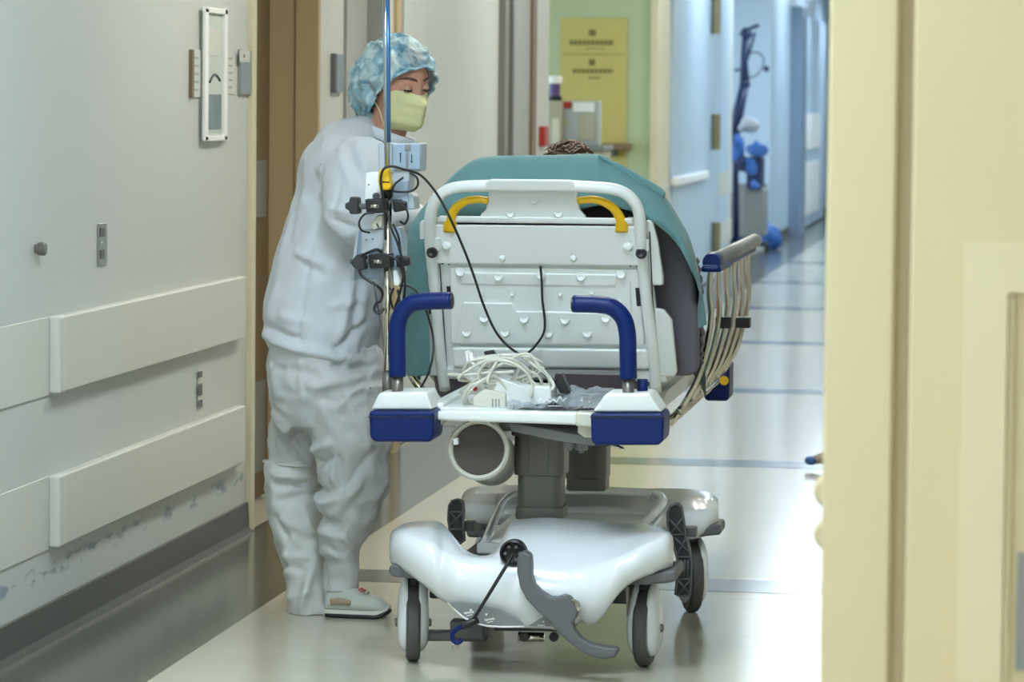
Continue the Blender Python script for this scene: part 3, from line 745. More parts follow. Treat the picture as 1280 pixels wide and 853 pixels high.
soft_box('litter_panel', [(lx+.03, 9.6, zd+.012), (rx-.03, 9.6, zd+.012), (rx-.03, 11.2, zd+.012), (lx+.03, 11.2, zd+.012), (lx+.03, 9.6, .6), (rx-.03, 9.6, .6), (rx-.03, 11.2, .6), (lx+.03, 11.2, .6)], 'maroon', st, .006)
a = at(690, 488, 9.62)
prism('dark_flap', [(694, 468), (790, 470), (800, 492), (690, 492)], 9.60, .02, 'maroon', st)
sp = catmull([at(x, y, mY(y)) for x, y in ((866, 332), (871, 360), (873, 400), (873, 440), (872, 466))], 8)
tube('mattress_seam', [p+Vector((.002+.004*math.sin(k*1.9), .07, .015)) for k, p in enumerate(sp)], .006, 'mattress', mo, seg=6)

# --- raised side rail on the right: six bent tubes, top bar, blue end pads
XRAIL = -.83
ra = thing  # (kept as part of the stretcher)
prof = [at(x, y, 9.95) for x, y in ((889, 332), (887, 352), (887, 372), (889, 392), (886.5, 418), (880, 448), (871, 476), (860, 497), (850, 513), (842, 526), (832, 533))]
rail = tube('side_rail', [Vector((XRAIL, 9.9, .992)), Vector((XRAIL, 11.45, .992))], .021, 'grey_mid', st, seg=16)
rail['label'] = 'raised side rail with bent chrome tubes and navy pads'
lathe('bar_end', [(.0215, 0), (.019, .006), (.01, .012), (0, .013)], Vector((XRAIL, 11.45, .992)), 'pure', rail, axis=(0, 1, 0), seg=16)
v, f = g_tube(catmull(prof, 6), .0084, 12)
V0 = [Vector(p)-ORI[st.name] for p in v]
me0 = None
for k in range(6):
    if me0 is None:
        o = link('rail_tube', v, f, 'chrome', rail, smooth=True); me0 = o.data
    else:
        o = bpy.data.objects.new('rail_tube', me0); C.objects.link(o); o.parent = rail; ORI[o.name] = ORI[st.name]; o.location = (0, .275*k, 0)
pad = [(XRAIL-.03, 9.84, .965), (XRAIL+.03, 9.84, .965), (XRAIL+.032, 10.22, .965), (XRAIL-.03, 10.22, .965), (XRAIL-.024, 9.84, .985), (XRAIL+.024, 9.84, .985), (XRAIL+.024, 10.22, .985), (XRAIL-.024, 10.22, .985)]
soft_box('end_pad', pad, 'navy', rail, .01)
lathe('pad_collar', [(.024, 0), (.027, .02), (.027, .1), (.024, .13)], Vector((XRAIL, 9.86, .99)), 'navy', rail, axis=(0, 1, 0), seg=14)
box('pad_strip', XRAIL-.012, XRAIL+.012, 10.2, 11.35, .962, .975, 'navy', rail, bevel=.003)
for (x, y, Y) in ((905, 403, 10.25), (929, 403, 10.95)):
    p = at(x, y, Y); box('tube_clamp', p.x-.022, p.x+.022, Y-.03, Y+.03, p.z-.016, p.z+.016, 'black', rail, bevel=.003)
p = at(847, 521, 9.95)
for k, dx in enumerate((0, .03)): tube('pivot_bar', [(p.x-.02+dx, 9.9, p.z-.01+dx), (p.x-.02+dx, 11.35, p.z-.01+dx)], .011, 'chrome', rail, seg=10)
soft_box('pivot_housing', [(p.x-.16, 10.0, p.z-.0), (p.x-.06, 10.0, p.z-.0), (p.x-.06, 11.3, p.z-.0), (p.x-.16, 11.3, p.z-.0), (p.x-.16, 10.0, p.z+.05), (p.x-.03, 10.0, p.z+.07), (p.x-.03, 11.3, p.z+.07), (p.x-.16, 11.3, p.z+.05)], 'white', rail, .006)
p = at(906, 480, 11.45); box('foot_bumper', p.x-.06, p.x+.02, 11.38, 11.55, p.z-.05, p.z+.07, 'navy', st, bevel=.015, seg=3)
p = at(906, 476, 10.9); lathe('yellow_sticker', [(.014, 0), (.014, .002), (0, .002)], at(905, 476, 10.92), 'yellow', rail, axis=(.4, -1, 0), seg=12)
# lowered rail on the other side
lr = tube('side_rail', [at(516, 440, 9.8), at(516, 440, 9.8)+Vector((0, 1.5, 0))], .016, 'grey_mid', st, seg=12)
lr['label'] = 'lowered side rail on the far side of the stretcher'
lp = [at(x, y, 9.7) for x, y in ((514, 438), (511, 455), (515, 470), (524, 484), (536, 495), (546, 500))]
v, f = g_tube(catmull(lp, 5), .011, 10); me1 = None
for k in range(5):
    if me1 is None: o = link('rail_tube', v, f, 'chrome', lr, smooth=True); me1 = o.data
    else:
        o = bpy.data.objects.new('rail_tube', me1); C.objects.link(o); o.parent = lr; ORI[o.name] = ORI[st.name]; o.location = (0, .3*k, 0)

# ================================================================== IV POLE AND ITS DEVICES
YI = YF+.07
ip = thing('iv_pole', 'tall chrome and blue IV pole standing at the near left stretcher corner', 'pole', at(484.5, 496, YI))
ptube('lower_pole', [(484.5, 496, YI), (485, 400, YI), (484.5, 236, YI)], .0105, 'chrome', ip, n=1, seg=16)
ptube('upper_pole', [(484.5, 240, YI), (482.5, 60, YI), (482, -20, YI)], .0075, 'pole', ip, n=1, seg=14)
ptube('blue_strip', [(486, 178, YI-.004), (484.5, -20, YI-.004)], .0055, 'blue_steel', ip, n=1, seg=10)
ptube('collar', [(484.5, 246, YI), (484.5, 234, YI)], .0135, 'black', ip, n=1, seg=16)
t = at(482, -20, YI)
tube('top_pole', [t, t+Vector((0, 0, .35))], .0065, 'pole', ip, seg=12)
for s in (-1, 1):
    tube('hook', [t+Vector((0, 0, .33)), t+Vector((s*.05, 0, .37)), t+Vector((s*.1, 0, .35)), t+Vector((s*.12, 0, .37)), t+Vector((s*.125, 0, .40))], .004, 'pole', ip, n=5, seg=8)
yc = prism('yellow_catch', [(473, 214), (479, 209), (485, 211), (487, 224), (489, 233), (486, 238), (474, 238), (472, 226)], YI-.045, .05, 'yellow', ip, bevel=.005)
ptube('catch_slot', [(475, 227, YI-.046), (487, 228, YI-.046)], .0015, 'black', yc, n=1, seg=6)
# upper device
up = thing('infusion_pump', 'upper pale grey pump with slotted face clamped high on the IV pole', 'pump', at(495, 262, YI+.04))
prism('body', [(476, 180), (527, 179), (526, 214), (512, 216), (511, 240), (517, 246), (518, 262), (478, 262), (476, 230)], YI+.015, .09, 'device', up, bevel=.004)
prism('face_plate', [(492, 181), (525, 180), (525, 212), (492, 212)], YI+.006, .012, 'device_blue', up, bevel=.002)
prism('side_cheek', [(473, 179), (490, 179), (490, 216), (473, 216)], YI+.002, .1, 'device', up, bevel=.004)
prism('slider', [(506, 181), (513, 181), (513, 188), (506, 188)], YI+.001, .01, 'grey_mid', up, bevel=.001)
prism('slot', [(507, 191), (510.5, 191), (510.5, 210), (507, 210)], YI+.004, .004, 'grey_mid', up)
for x in (500.5, 514.5):
    prism('arrow', [(x-.5, 193), (x+.5, 193), (x+.5, 203), (x-.5, 203)], YI+.0045, .003, 'black', up); prism('arrow', tri(x, 192.5 if x < 505 else 203, 1.5), YI+.0045, .003, 'black', up)
prism('lower_face', [(490, 226), (510, 226), (510, 262), (490, 262)], YI+.004, .02, 'device_blue', up, bevel=.002)
for k in range(6): prism('lettering', dash(490.5+k*2.2, 249+(k % 2)*.3, 1.5, 2.2, 0), YI+.002, .003, 'black', up)
wm = thing('monitor_module', 'small white module with a round dial left of the IV pole', 'module', at(466, 262, YI+.05))
prism('body', [(457, 216), (474, 214), (478, 258), (466, 262), (455, 260), (456, 236)], YI+.01, .07, 'white', wm, bevel=.004)
lathe('dial', [(.009, 0), (.009, .006), (.005, .008), (.004, .004), (0, .004)], at(470.5, 245, YI+.01), 'grey', wm, axis=(0, -1, 0), seg=16)
for x, y in ((461, 231), (461, 249)): lathe('port', [(.002, 0), (.002, .002), (0, .002)], at(x, y, YI+.01), 'black', wm, axis=(0, -1, 0), seg=8)
# lower device
lo = thing('infusion_pump', 'lower tilted blue-grey pump strapped to the IV pole among black cables', 'pump', at(475, 352, YI+.05))
prism('body', [(446, 288), (498, 284), (503, 300), (502, 340), (490, 352), (470, 349), (439, 350), (438, 338), (444, 300)], YI+.02, .08, 'device_blue', lo, bevel=.004)
prism('side_strip', [(445, 289), (449, 288), (443, 351), (438, 350)], YI+.012, .06, 'device', lo, bevel=.002)
prism('face_ridge', [(452, 289), (480, 286), (479, 312), (451, 318)], YI+.013, .012, 'device', lo, bevel=.002)
for x, y in ((458, 300), (466, 299), (498, 306)): lathe('port', [(.0024, 0), (.0024, .002), (0, .002)], at(x, y, YI+.012), 'grey', lo, axis=(0, -1, 0), seg=8)
prism('ivory_knob', [(463, 279), (472, 269), (479, 268), (478, 284), (466, 288)], YI+.0, .03, 'offwhite', lo, bevel=.004)
prism('label_line', [(470, 280), (471.5, 279), (474, 284), (472.5, 285)], YI-.0015, .003, 'black', lo)
prism('white_plug', [(491, 338), (496, 338), (500, 352), (498, 358), (492, 357)], YI-.02, .015, 'pure', lo, bevel=.003)
# black clamps
def clamp(y, xl, lab, knob):
    c = thing('pole_clamp', lab, 'clamp', at(484, y+8, YI))
    prism('jaw', [(xl+24, y-9), (xl+52, y-10), (xl+53, y+8), (xl+26, y+9)], YI-.03, .06, 'black', c, bevel=.004)
    ptube('screw', [(xl+2, y, YI-.02), (xl+26, y, YI-.02)], .007, 'grey', c, n=1, seg=12)
    ptube('spring', [(xl+30, y, YI-.032), (xl+42, y, YI-.032)], .006, 'chrome', c, n=1, seg=12)
    prism('knob', knob, YI-.045, .05, 'rubber', c, bevel=.004)
    prism('rear_jaw', [(xl+58, y-8), (xl+76, y-6), (xl+76, y+5), (xl+60, y+8)], YI-.01, .04, 'black', c, bevel=.004)
    return c
clamp(258, 432, 'upper black screw clamp gripping the IV pole', [(437, 246), (447, 247), (448, 268), (437, 268), (436, 263), (431, 261), (431, 254), (436, 253)])
clamp(327, 436, 'lower black screw clamp gripping the IV pole', [(445, 319), (452, 317), (456, 322), (456, 337), (449, 339), (441, 334), (438, 328)])

# ================================================================== CABLES
def cable(name, px, r, m, lab, n=7): return tag(ptube(name, px, r, m, None, n=n, seg=8), lab, 'cable')
K = YI-.05
cable('power_cable', [(482, 300, K), (481, 262, K), (477, 236, K-.01), (476, 222, K-.015), (480, 211, K-.015), (490, 208, K-.01), (505, 212, K), (524, 218, K+.02), (540, 234, K+.1), (553, 254, K+.2), (566, 280, K+.3), (580, 312, K+.34), (592, 344, K+.36), (604, 380, K+.38), (618, 412, K+.42), (634, 432, K+.44), (656, 448, K+.38), (676, 464, K+.3), (690, 477, K+.22), (704, 488, K+.2)], .0033, 'black', 'long black cable arching from the IV pole across the backrest')
cable('pendant_cable', [(675.5, 333, py_Y(333)-.03), (677, 350, py_Y(350)-.035), (678, 375, py_Y(375)-.035), (681, 402, py_Y(402)-.04), (679, 418, py_Y(418)-.045), (668, 434, py_Y(434)-.05), (658, 443, py_Y(443)-.05)], .0032, 'black', 'short black cord hanging down the middle of the backrest')
cable('loop_cable', [(504, 222, YI-.01), (494, 230, YI-.02), (491, 238, YI-.02), (498, 240, YI-.01), (514, 239, YI), (522, 232, YI), (521, 222, YI), (512, 216, YI)], .0028, 'black', 'black cable looped at the upper pump face')
cable('loop_cable', [(468, 266, YI-.03), (456, 268, YI-.035), (449, 278, YI-.035), (452, 288, YI-.03), (462, 291, YI-.01)], .0026, 'black', 'black cable loop hanging left of the upper clamp')
cable('loop_cable', [(500, 255, YI-.02), (508, 262, YI-.025), (510, 272, YI-.025), (506, 280, YI-.02), (500, 277, YI-.01)], .0028, 'black', 'black cable loop hanging right of the upper clamp')
cable('bundle_cable', [(483, 262, K), (489, 285, K-.01), (496, 302, K-.01), (503, 326, K-.01), (506, 350, K), (505, 372, K+.02), (498, 388, K+.04)], .003, 'black', 'outermost black cable running down right of the IV pole')
cable('bundle_cable', [(491, 280, K+.005), (498, 296, K+.005), (501, 318, K), (504, 340, K), (501, 362, K+.02), (494, 384, K+.03)], .003, 'black', 'inner black cable running down right of the IV pole')
cable('bundle_cable', [(452, 320, K), (462, 315, K-.01), (472, 312, K-.01), (478, 317, K), (492, 322, K), (500, 330, K), (504, 346, K+.01)], .0035, 'black', 'black cable draped over the lower clamp')
cable('bundle_cable', [(448, 336, K), (452, 345, K), (462, 352, K), (472, 358, K), (478, 366, K+.02), (476, 376, K+.02), (470, 380, K+.02), (468, 388, K+.02), (474, 392, K+.02), (480, 386, K+.03)], .0035, 'black', 'black cable curling left of the IV pole below the lower pump')
cable('bundle_cable', [(500, 357, K+.02), (510, 358, K+.05), (519, 363, K+.1), (527, 374, K+.16), (534, 392, K+.2), (541, 420, K+.22), (541, 445, K+.2), (535, 468, K+.16), (524, 488, K+.12)], .0028, 'black', 'thin black cable hanging beside the left push handle')
cable('bundle_cable', [(492, 360, K+.01), (488, 372, K+.01), (492, 386, K+.02), (499, 378, K+.02), (497, 362, K+.02)], .003, 'black', 'small black cable coil just above the left push handle')
cable('grey_lead', [(467, 352, K+.03), (470, 372, K+.03), (474, 395, K+.04), (478, 420, K+.05), (481, 450, K+.05)], .0024, 'grey', 'thin grey lead hanging down the left of the IV pole')

# ================================================================== THINGS ON THE SHELF
ad = thing('power_adapter', 'white angular power adapter box on the stretcher shelf', 'adapter', at(610, 510, 9.2))
v, f = g_prism([at(604, 494, 9.12), at(618, 470, 9.12), at(650, 482, 9.12), at(688, 484, 9.12), at(690, 505, 9.12), at(606, 512, 9.12)], (0, .12, 0)); link('body', v, f, 'white', ad, bevel=.005)
prism('front_panel', [(590, 497), (606, 486), (632, 492), (632, 512), (592, 508)], 9.10, .05, 'offwhite', ad, bevel=.004)
for k in range(3): prism('vent', [(615+k*4, 499), (616.5+k*4, 499), (616.5+k*4, 511), (615+k*4, 511)], 9.0985, .003, 'grey_mid', ad)
prism('paddle', [(580, 440), (586, 438), (600, 462), (610, 500), (596, 508), (588, 480)], 9.17, .02, 'pure', ad, bevel=.003)
lathe('red_switch', [(.006, 0), (.006, .004), (0, .005)], at(594, 486, 9.165), 'red', ad, axis=(0, -1, 0), seg=10)
prism('black_plug', [(604, 440), (616, 438), (621, 449), (610, 452)], 9.22, .03, 'black', ad, bevel=.003)
random.seed(11)
loops = [((628, 462), 52, 17, -.06, 9.2), ((632, 458), 46, 15, .03, 9.23), ((622, 466), 42, 19, .1, 9.17), ((640, 470), 40, 14, .25, 9.19), ((612, 470), 40, 18, -.35, 9.15), ((650, 468), 40, 22, .35, 9.16), ((600, 492), 23, 13, -.4, 9.12), ((606, 488), 26, 12, -.5, 9.13), ((632, 478), 35, 26, .4, 9.10)]
pc = []
for i, ((cx, cy), rx_, ry_, ro, Y) in enumerate(loops):
    for k in range(9):
        t = 2*math.pi*k/9+i*.9
        a, b = rx_*math.cos(t)*(1+.06*random.uniform(-1, 1)), ry_*math.sin(t)*(1+.1*random.uniform(-1, 1))
        pc.append((cx+a*math.cos(ro)-b*math.sin(ro), cy+a*math.sin(ro)+b*math.cos(ro), Y+.03*math.sin(t)+.01*random.uniform(-1, 1)))
cw = thing('cable_coil', 'tangled coil of white cable lying on the stretcher shelf', 'cable', at(625, 508, 9.2))
ptube('coil', pc, .0038, 'cable_white', cw, n=5, seg=7)
ptube('cable_tail', [(560, 468, 9.15), (580, 469, 9.13), (610, 467, 9.12), (642, 465, 9.12)], .0042, 'cable_white', cw, n=5, seg=7)
ptube('cable_tail', [(655, 448, 9.18), (672, 460, 9.16), (685, 470, 9.15), (692, 482, 9.14), (688, 488, 9.13), (676, 487, 9.13), (664, 476, 9.13)], .0045, 'cable_white', cw, n=5, seg=7)
ptube('tie_wrap', [(588, 442, 9.16), (590, 452, 9.15), (594, 458, 9.15)], .006, 'pure', cw, n=3, seg=8)
# plastic bag lying on the shelf
def crumple(px, Y0, Y1, nx, ny, amp, sd):
    """px: left-front, right-front, right-back, left-back rows"""
    V = []
    for j in range(ny):
        for i in range(nx):
            u, vv = i/(nx-1), j/(ny-1)
            fx = px[0][0]*(1-u)+px[1][0]*u; fy = px[0][1]*(1-u)+px[1][1]*u
            bx_ = px[3][0]*(1-u)+px[2][0]*u; by = px[3][1]*(1-u)+px[2][1]*u
            p = at(fx*(1-vv)+bx_*vv, fy*(1-vv)+by*vv, Y0*(1-vv)+Y1*vv)
            nn = noise.noise(Vector((u*6+sd, vv*5, sd)))*amp+abs(noise.noise(Vector((u*14, vv*9+sd, 3))))*amp*.6
            V.append(p+Vector((0, 0, nn)))
    return V, grid_faces(ny, nx)
bg = thing('plastic_bag', 'crumpled clear and smoky plastic bag with white script lying on the shelf', 'bag', at(700, 512, 9.2))
v, f = crumple([(640, 512), (768, 514), (770, 492), (650, 494)], 9.05, 9.3, 26, 12, .010, 2); link('printed_film', v, f, 'bag_dark', bg, smooth=False, solid=.001)
v, f = crumple([(632, 509), (772, 512), (768, 485), (640, 488)], 9.04, 9.32, 30, 14, .022, 7); link('clear_film', v, f, 'bag', bg, smooth=False, solid=.0008)
ptube('script_mark', [(672, 503, 9.06), (676, 499, 9.06), (679, 503, 9.06), (684, 500, 9.06), (687, 503, 9.06), (692, 500, 9.06), (696, 503, 9.06), (700, 496, 9.06), (703, 502, 9.06), (708, 498, 9.06)], .0016, 'pure', bg, n=4, seg=5)
prism('script_mark', [(684, 507), (702, 507.5), (702, 508.3), (684, 508)], 9.055, .002, 'pure', bg)
tag(prism('black_pouch', [(692, 477), (701, 467), (713, 492), (700, 492)], 9.18, .05, 'black', bevel=.004), 'small black pouch between the coil and the plastic bag', 'pouch')

# elastic cord with a blue hook over the shroud
ec = thing('elastic_cord', 'black elastic cord with a blue hook stretched from the pedal socket', 'cord', at(590, 808, 8.9))
ptube('cord', [(641, 694, 8.89), (618, 732, 8.87), (596, 768, 8.87), (589, 779, 8.88)], .0045, 'black', ec, n=3, seg=8)
ptube('hook', [(590, 776, 8.88), (582, 782, 8.88), (572, 786, 8.88), (566, 792, 8.88), (566, 800, 8.88), (572, 804, 8.88), (578, 800, 8.88)], .006, 'navy', ec, n=5, seg=8)
ptube('hook_clip', [(597, 775, 8.88), (586, 780, 8.87), (578, 783, 8.87)], .010, 'black', ec, n=3, seg=10)
for x in (566, 573): ptube('hook_tip', [(x+2, 803, 8.88), (x, 812, 8.88)], .003, 'chrome', ec, n=1, seg=6)

# ================================================================== SHEET OVER THE HEAD END
def folds_disp(co, no, folds):
    """ridges (+) and creases (-) along segments given in the x-z view of the thing: (xa,za,xb,zb,width,amp)"""
    d = np.zeros(len(co)); P = co[:, [0, 2]]
    for xa, za, xb, zb, wd, am in folds:
        a = np.array([xa, za]); b = np.array([xb, zb]); ab = b-a; L2 = ab.dot(ab)
        t = np.clip(((P-a) @ ab)/L2, 0, 1); q = P-(a+t[:, None]*ab)
        dist = np.sqrt((q**2).sum(1)); taper = np.clip(1-(2*t-1)**4, .0, 1)
        d += am*np.exp(-(dist/wd)**2)*taper
    return d
def pxfold(l, Y):
    out = []
    for xa, ya, xb, yb, w_, am in l:
        a = at(xa, ya, Y); b = at(xb, yb, Y); out.append((a.x, a.z, b.x, b.z, w_/455*.85, am))
    return out
ridge = [(507, 470), (503, 430), (502, 390), (502, 350), (504, 315), (511, 285), (524, 262), (545, 240), (566, 216), (590, 198), (612, 193), (640, 192), (670, 191.5), (705, 191), (735, 190), (752, 193), (776, 206), (802, 222), (828, 240), (846, 266), (860, 292), (868, 320), (875, 350), (880, 378), (884, 406)]
flap = [(540, 470), (538, 430), (537, 390), (537, 352), (537, 326), (540, 306), (548, 292), (560, 284), (575, 280), (592, 276), (612, 274), (640, 274), (670, 274), (705, 270), (730, 262), (748, 258), (768, 258), (790, 266), (812, 276), (832, 290), (852, 312), (864, 334), (872, 356), (878, 380), (882.5, 407)]
rows = []
NS = 4
ridge_s = catmull([Vector((x, y, 0)) for x, y in ridge], NS); flap_s = catmull([Vector((x, y, 0)) for x, y in flap], NS)
for j, (a, b) in enumerate(zip(ridge_s, flap_s)):
    u = j/(len(ridge_s)-1)
    lowness = max(0, (a.y-300)/180)               # 0 on the top, 1 at hanging ends
    Rw = at(a.x, a.y, 9.60+.10*lowness); Fw = at(b.x, b.y, 9.545+.17*lowness)
    col = []
    for t in (0, .12, .3, .5, .7, .85, .95):
        p = Fw.lerp(Rw, t); p.y -= .028*math.sin(math.pi*t)
        wr = .007*math.sin(j*.55+2*t)+.006*noise.noise(Vector((j*.22, t*2, 1)))
        if u > .6: wr += .013*math.sin(t*13+u*9)*min(1, (u-.6)*8)
        if u < .35: wr += .008*math.sin(j*1.1+t*4)
        col.append(p+Vector((0, -abs(wr)*(1-t*.5), 0)))
    col.append(Rw+Vector((0, .01, 0)))
    topness = max(0, 1-lowness*1.6)
    for t in (.12, .3, .5, .75, 1):
        q = Rw+Vector((0, (.05+.55*t)*max(.12, topness**2), 0))
        q.z -= topness**3*(.02+.42*t*t*.9+.08*t)+.02*t*(1-topness)
        q.x += (-1 if u > .5 else 1)*.03*t*(1-topness)
        q.z += .008*noise.noise(Vector((j*.25, t*4, 5)))
        col.append(q)
    rows.append(col)
V = [p for c in rows for p in c]
sheet = link('draped_sheet', V, grid_faces(len(rows), len(rows[0])), 'teal', None, smooth=True, solid=.004, subsurf=1)
tag(sheet, 'teal cloth sheet draped over the raised head of the stretcher', 'sheet')
# two loose pleats of the sheet on the right shoulder
for pts in ([(748, 194), (780, 214), (806, 236), (826, 262), (842, 290)], [(770, 204), (800, 224), (824, 240), (829, 246)], [(800, 236), (822, 258), (846, 284), (862, 318), (874, 356)]):
    tube('pleat', [at(x, y, 9.585) for x, y in pts], [(.004, .006), (.010, .010), (.012, .012), (.008, .008), (.003, .004)][:len(pts)], 'teal', sheet, n=6, seg=10)

# ================================================================== PATIENT (only the hair shows above the sheet)
def head_shape(face=True):
    """head, local axes: x to the person's right, y forward, z up; origin at eye height between the ears"""
    V, Fc = g_ell((0, 0, 0), (1, 1, 1), 56, 40)
    out = []
    for p in V:
        x, y, z = p
        X = .076*x; Yv = (.098 if y > 0 else .102)*y; Z = (.118 if z > 0 else .122)*z
        low = max(0, -z)
        X *= 1-.22*low**1.3
        if y > 0: Yv *= 1-.02*low
        else: Yv *= 1-.38*low**1.2
        if face and y > 0:
            g = lambda cx, cz, sx, sz: math.exp(-((X-cx)/sx)**2-((Z-cz)/sz)**2)
            Yv += .020*g(0, -.036, .013, .014)+.012*g(0, -.018, .009, .022)         # nose
            Yv -= .010*(g(.032, .0, .015, .011)+g(-.032, .0, .015, .011))           # sockets
            Yv += .004*(g(.03, .02, .022, .008)+g(-.03, .02, .022, .008))           # brow ridge
            Yv += .005*(g(.04, -.035, .02, .02)+g(-.04, -.035, .02, .02))           # cheeks
            Yv += .006*g(0, -.066, .02, .006)+.006*g(0, -.076, .018, .006)-.003*g(0, -.071, .02, .003)
            Yv += .010*g(0, -.105, .02, .016)                                       # chin
        out.append(Vector((X, Yv, Z)))
    ears = []
    for s in (-1, 1):
        ears.append(g_ell((s*.077, -.012, -.012), (.010, .018, .030), 14, 10, Euler((math.radians(-10), 0, s*.35)).to_matrix()))
    return join((out, Fc), *ears)
pt = thing('person', 'patient lying on the stretcher, only the top of tousled brown hair showing', 'person', (at(712, 215, 9.9).x, 10.4, .72))
hc = at(712, 243, 9.90); Rp = Euler((math.radians(-12), 0, 0)).to_matrix()
hv, hf = head_shape(); hv = [hc+Rp @ p for p in hv]
cx = hc.x
limbs = [(hv, hf)]
limbs.append(g_tube([hc+Vector((0, -.02, -.07)), hc+Vector((0, .04, -.19))], .05, 16))
limbs.append(g_tube(catmull([(cx, 9.95, 1.05), (cx, 9.97, .98), (cx, 10.02, .90), (cx, 10.1, .84), (cx, 10.2, .82), (cx, 10.32, .81)], 3), [(.09, .07)]+[(.17, .10)]*3+[(.19, .11)]*4+[(.16, .10)]*3+[(.17, .10)]*5, 24, hint=(0, -.6, 1)))
for s in (-1, 1):
    limbs.append(g_tube(catmull([(cx+s*.09, 10.28, .80), (cx+s*.1, 10.6, .80), (cx+s*.1, 10.8, .79), (cx+s*.11, 11.1, .77), (cx+s*.11, 11.22, .765)], 3), [.085]*4+[.07]*3+[.055]*3+[.045]*3, 16))
    limbs.append(g_tube([(cx+s*.11, 11.22, .765), (cx+s*.115, 11.26, .82), (cx+s*.12, 11.27, .9)], [.04, .042, .03], 12))
    limbs.append(g_tube(catmull([(cx+s*.18, 10.0, 1.0), (cx+s*.23, 10.08, .86), (cx+s*.22, 10.22, .82), (cx+s*.14, 10.34, .93), (cx+s*.07, 10.38, .945)], 3), [.05]*4+[.042]*4+[.034]*3+[.028, .03], 12))
    for k in range(5):
        b = Vector((cx+s*(.07-.0), 10.36+.018*k, .945)); L_ = (.05, .07, .075, .07, .055)[k]
        limbs.append(g_tube([b, b+Vector((-s*L_*.6, .004*k, .012)), b+Vector((-s*L_, .006*k, -.004))], [.010, .009, .007], 8))
V, Fc = join(*limbs)
co, no, fs = remeshed(V, Fc, .0065, 3)
link('body', [Vector(p) for p in co], fs, 'skin', pt, smooth=True)
# hair: scalp shell and loose locks
sv, sf_ = g_ell(hc+Vector((0, -.012, .012)), (.086, .106, .124), 40, 28)
sv = [p+(p-hc).normalized()*.010*noise.noise(p*28) for p in sv]
keep = [q for q in sf_ if sum((sv[i]-hc).z*1.0-(sv[i]-hc).y*.6 for i in q)/len(q) > -.012]
hair = link('hair', sv, keep, 'hair', pt, smooth=True)
gs = []
random.seed(3)
for k in range(150):
    a = random.uniform(0, 2*math.pi); e = random.uniform(.25, 1.5)
    n0 = Vector((math.cos(a)*math.cos(e), math.sin(a)*math.cos(e), math.sin(e)))
    p = hc+Vector((n0.x*.084, n0.y*.102-.012, n0.z*.122+.012))
    tg = Vector((random.uniform(-1, 1), random.uniform(-1, .2), random.uniform(-.3, .5))); tg = (tg-n0*tg.dot(n0)).normalized()
    L_ = random.uniform(.03, .07)
    gs.append(g_tube([p-tg*L_*.5, p+n0*.012, p+tg*L_*.5+n0*random.uniform(-.006, .012)], [.002, .004, .001], 5))
v, f = join(*gs); o = link('hair_locks', v, f, 'hair', pt, smooth=True)
bpg = [g_tube(catmull([(cx, 9.93, 1.07), (cx, 9.97, .98), (cx, 10.02, .90), (cx, 10.1, .84), (cx, 10.2, .82), (cx, 10.5, .80), (cx, 10.9, .78)], 3), [(.10, .085)]+[(.2, .12)]*3+[(.21, .13)]*4+[(.2, .12)]*3+[(.21, .12)]*8, 24, hint=(0, -.6, 1))]
co, no, fs = remeshed(*join(*bpg), .014, 4); link('patient_gown', [Vector(p) for p in co], fs, 'device_blue', pt, smooth=True)

# ================================================================== PERSON IN WHITE PROTECTIVE CLOTHING
YN = 9.98; KN = F/YN
ps = thing('person', 'person in white gown, blue cap and yellow mask leaning over the stretcher', 'person', at_z(400, 770, 0))
def nz(path, Y=YN): return [at(p[0], p[1], Y+(p[3] if len(p) > 3 else 0)) for p in path]
def loft(path, seg=36, n=4):
    """(x, y, half width px, depth offset, depth half) rows, seen from the front"""
    P = [at(p[0], p[1], YN+p[3]) for p in path]; R_ = [(p[2]/KN, p[4]) for p in path]
    rr = []
    for i in range(len(R_)-1):
        for j in range(n):
            t = j/n; t = t; rr.append(tuple(a*(1-t)+b*t for a, b in zip(R_[i], R_[i+1])))
    rr.append(R_[-1])
    return g_tube(catmull(P, n), rr, seg, hint=(0, 1, 0))
# ---- head frame
HC = at(498, 103, YN-.02)
TH = math.radians(47)                    # turned from the camera towards the bed
fwd = Vector((math.sin(TH), -math.cos(TH), 0)); pitch = math.radians(12)
fw = (fwd*math.cos(pitch)+Vector((0, 0, -1))*math.sin(pitch)).normalized()
rt = fw.cross(Vector((0, 0, 1))).normalized(); upv = rt.cross(fw).normalized()
tilt = Matrix.Rotation(math.radians(2), 3, fw)
RH = tilt @ Matrix((rt, fw, upv)).transposed()
HS = .94
def hp(x, y, z): return HC+RH @ (Vector((x, y, z))*HS)
hv, hf = head_shape(); HSC = .965
hv = [HC+RH @ (p*HSC) for p in hv]
B = [(hv, hf)]
B.append(g_tube([HC+RH @ Vector((0, -.02, -.05)), at(487, 158, YN), at(468, 185, YN+.01)], [.055, .052, .062], 20))
B.append(loft([(466, 172, 20, 0, .08), (452, 195, 38, 0, .17), (442, 240, 42, 0, .16), (424, 320, 44, 0, .14), (412, 390, 48, 0, .15), (410, 450, 52, 0, .17), (414, 500, 46, 0, .16)]))
B.append(loft([(392, 490, 32, .1, .08), (372, 570, 21, .08, .055), (368, 620, 16, .05, .045), (376, 690, 14, -.01, .04), (384, 750, 12, -.04, .03)], 20))
B.append(loft([(424, 490, 34, -.08, .08), (440, 570, 24, -.08, .06), (436, 620, 20, -.08, .05), (428, 680, 12, -.08, .035), (428, 748, 10, -.08, .026)], 20))
for (x, yo) in ((384, -.05), (427, -.08)): B.append(g_tube([at(x-1, 756, YN+yo), at(x+12, 758, YN+yo), at(x+44, 764, YN+yo)], [.016, .022, .016], 14))
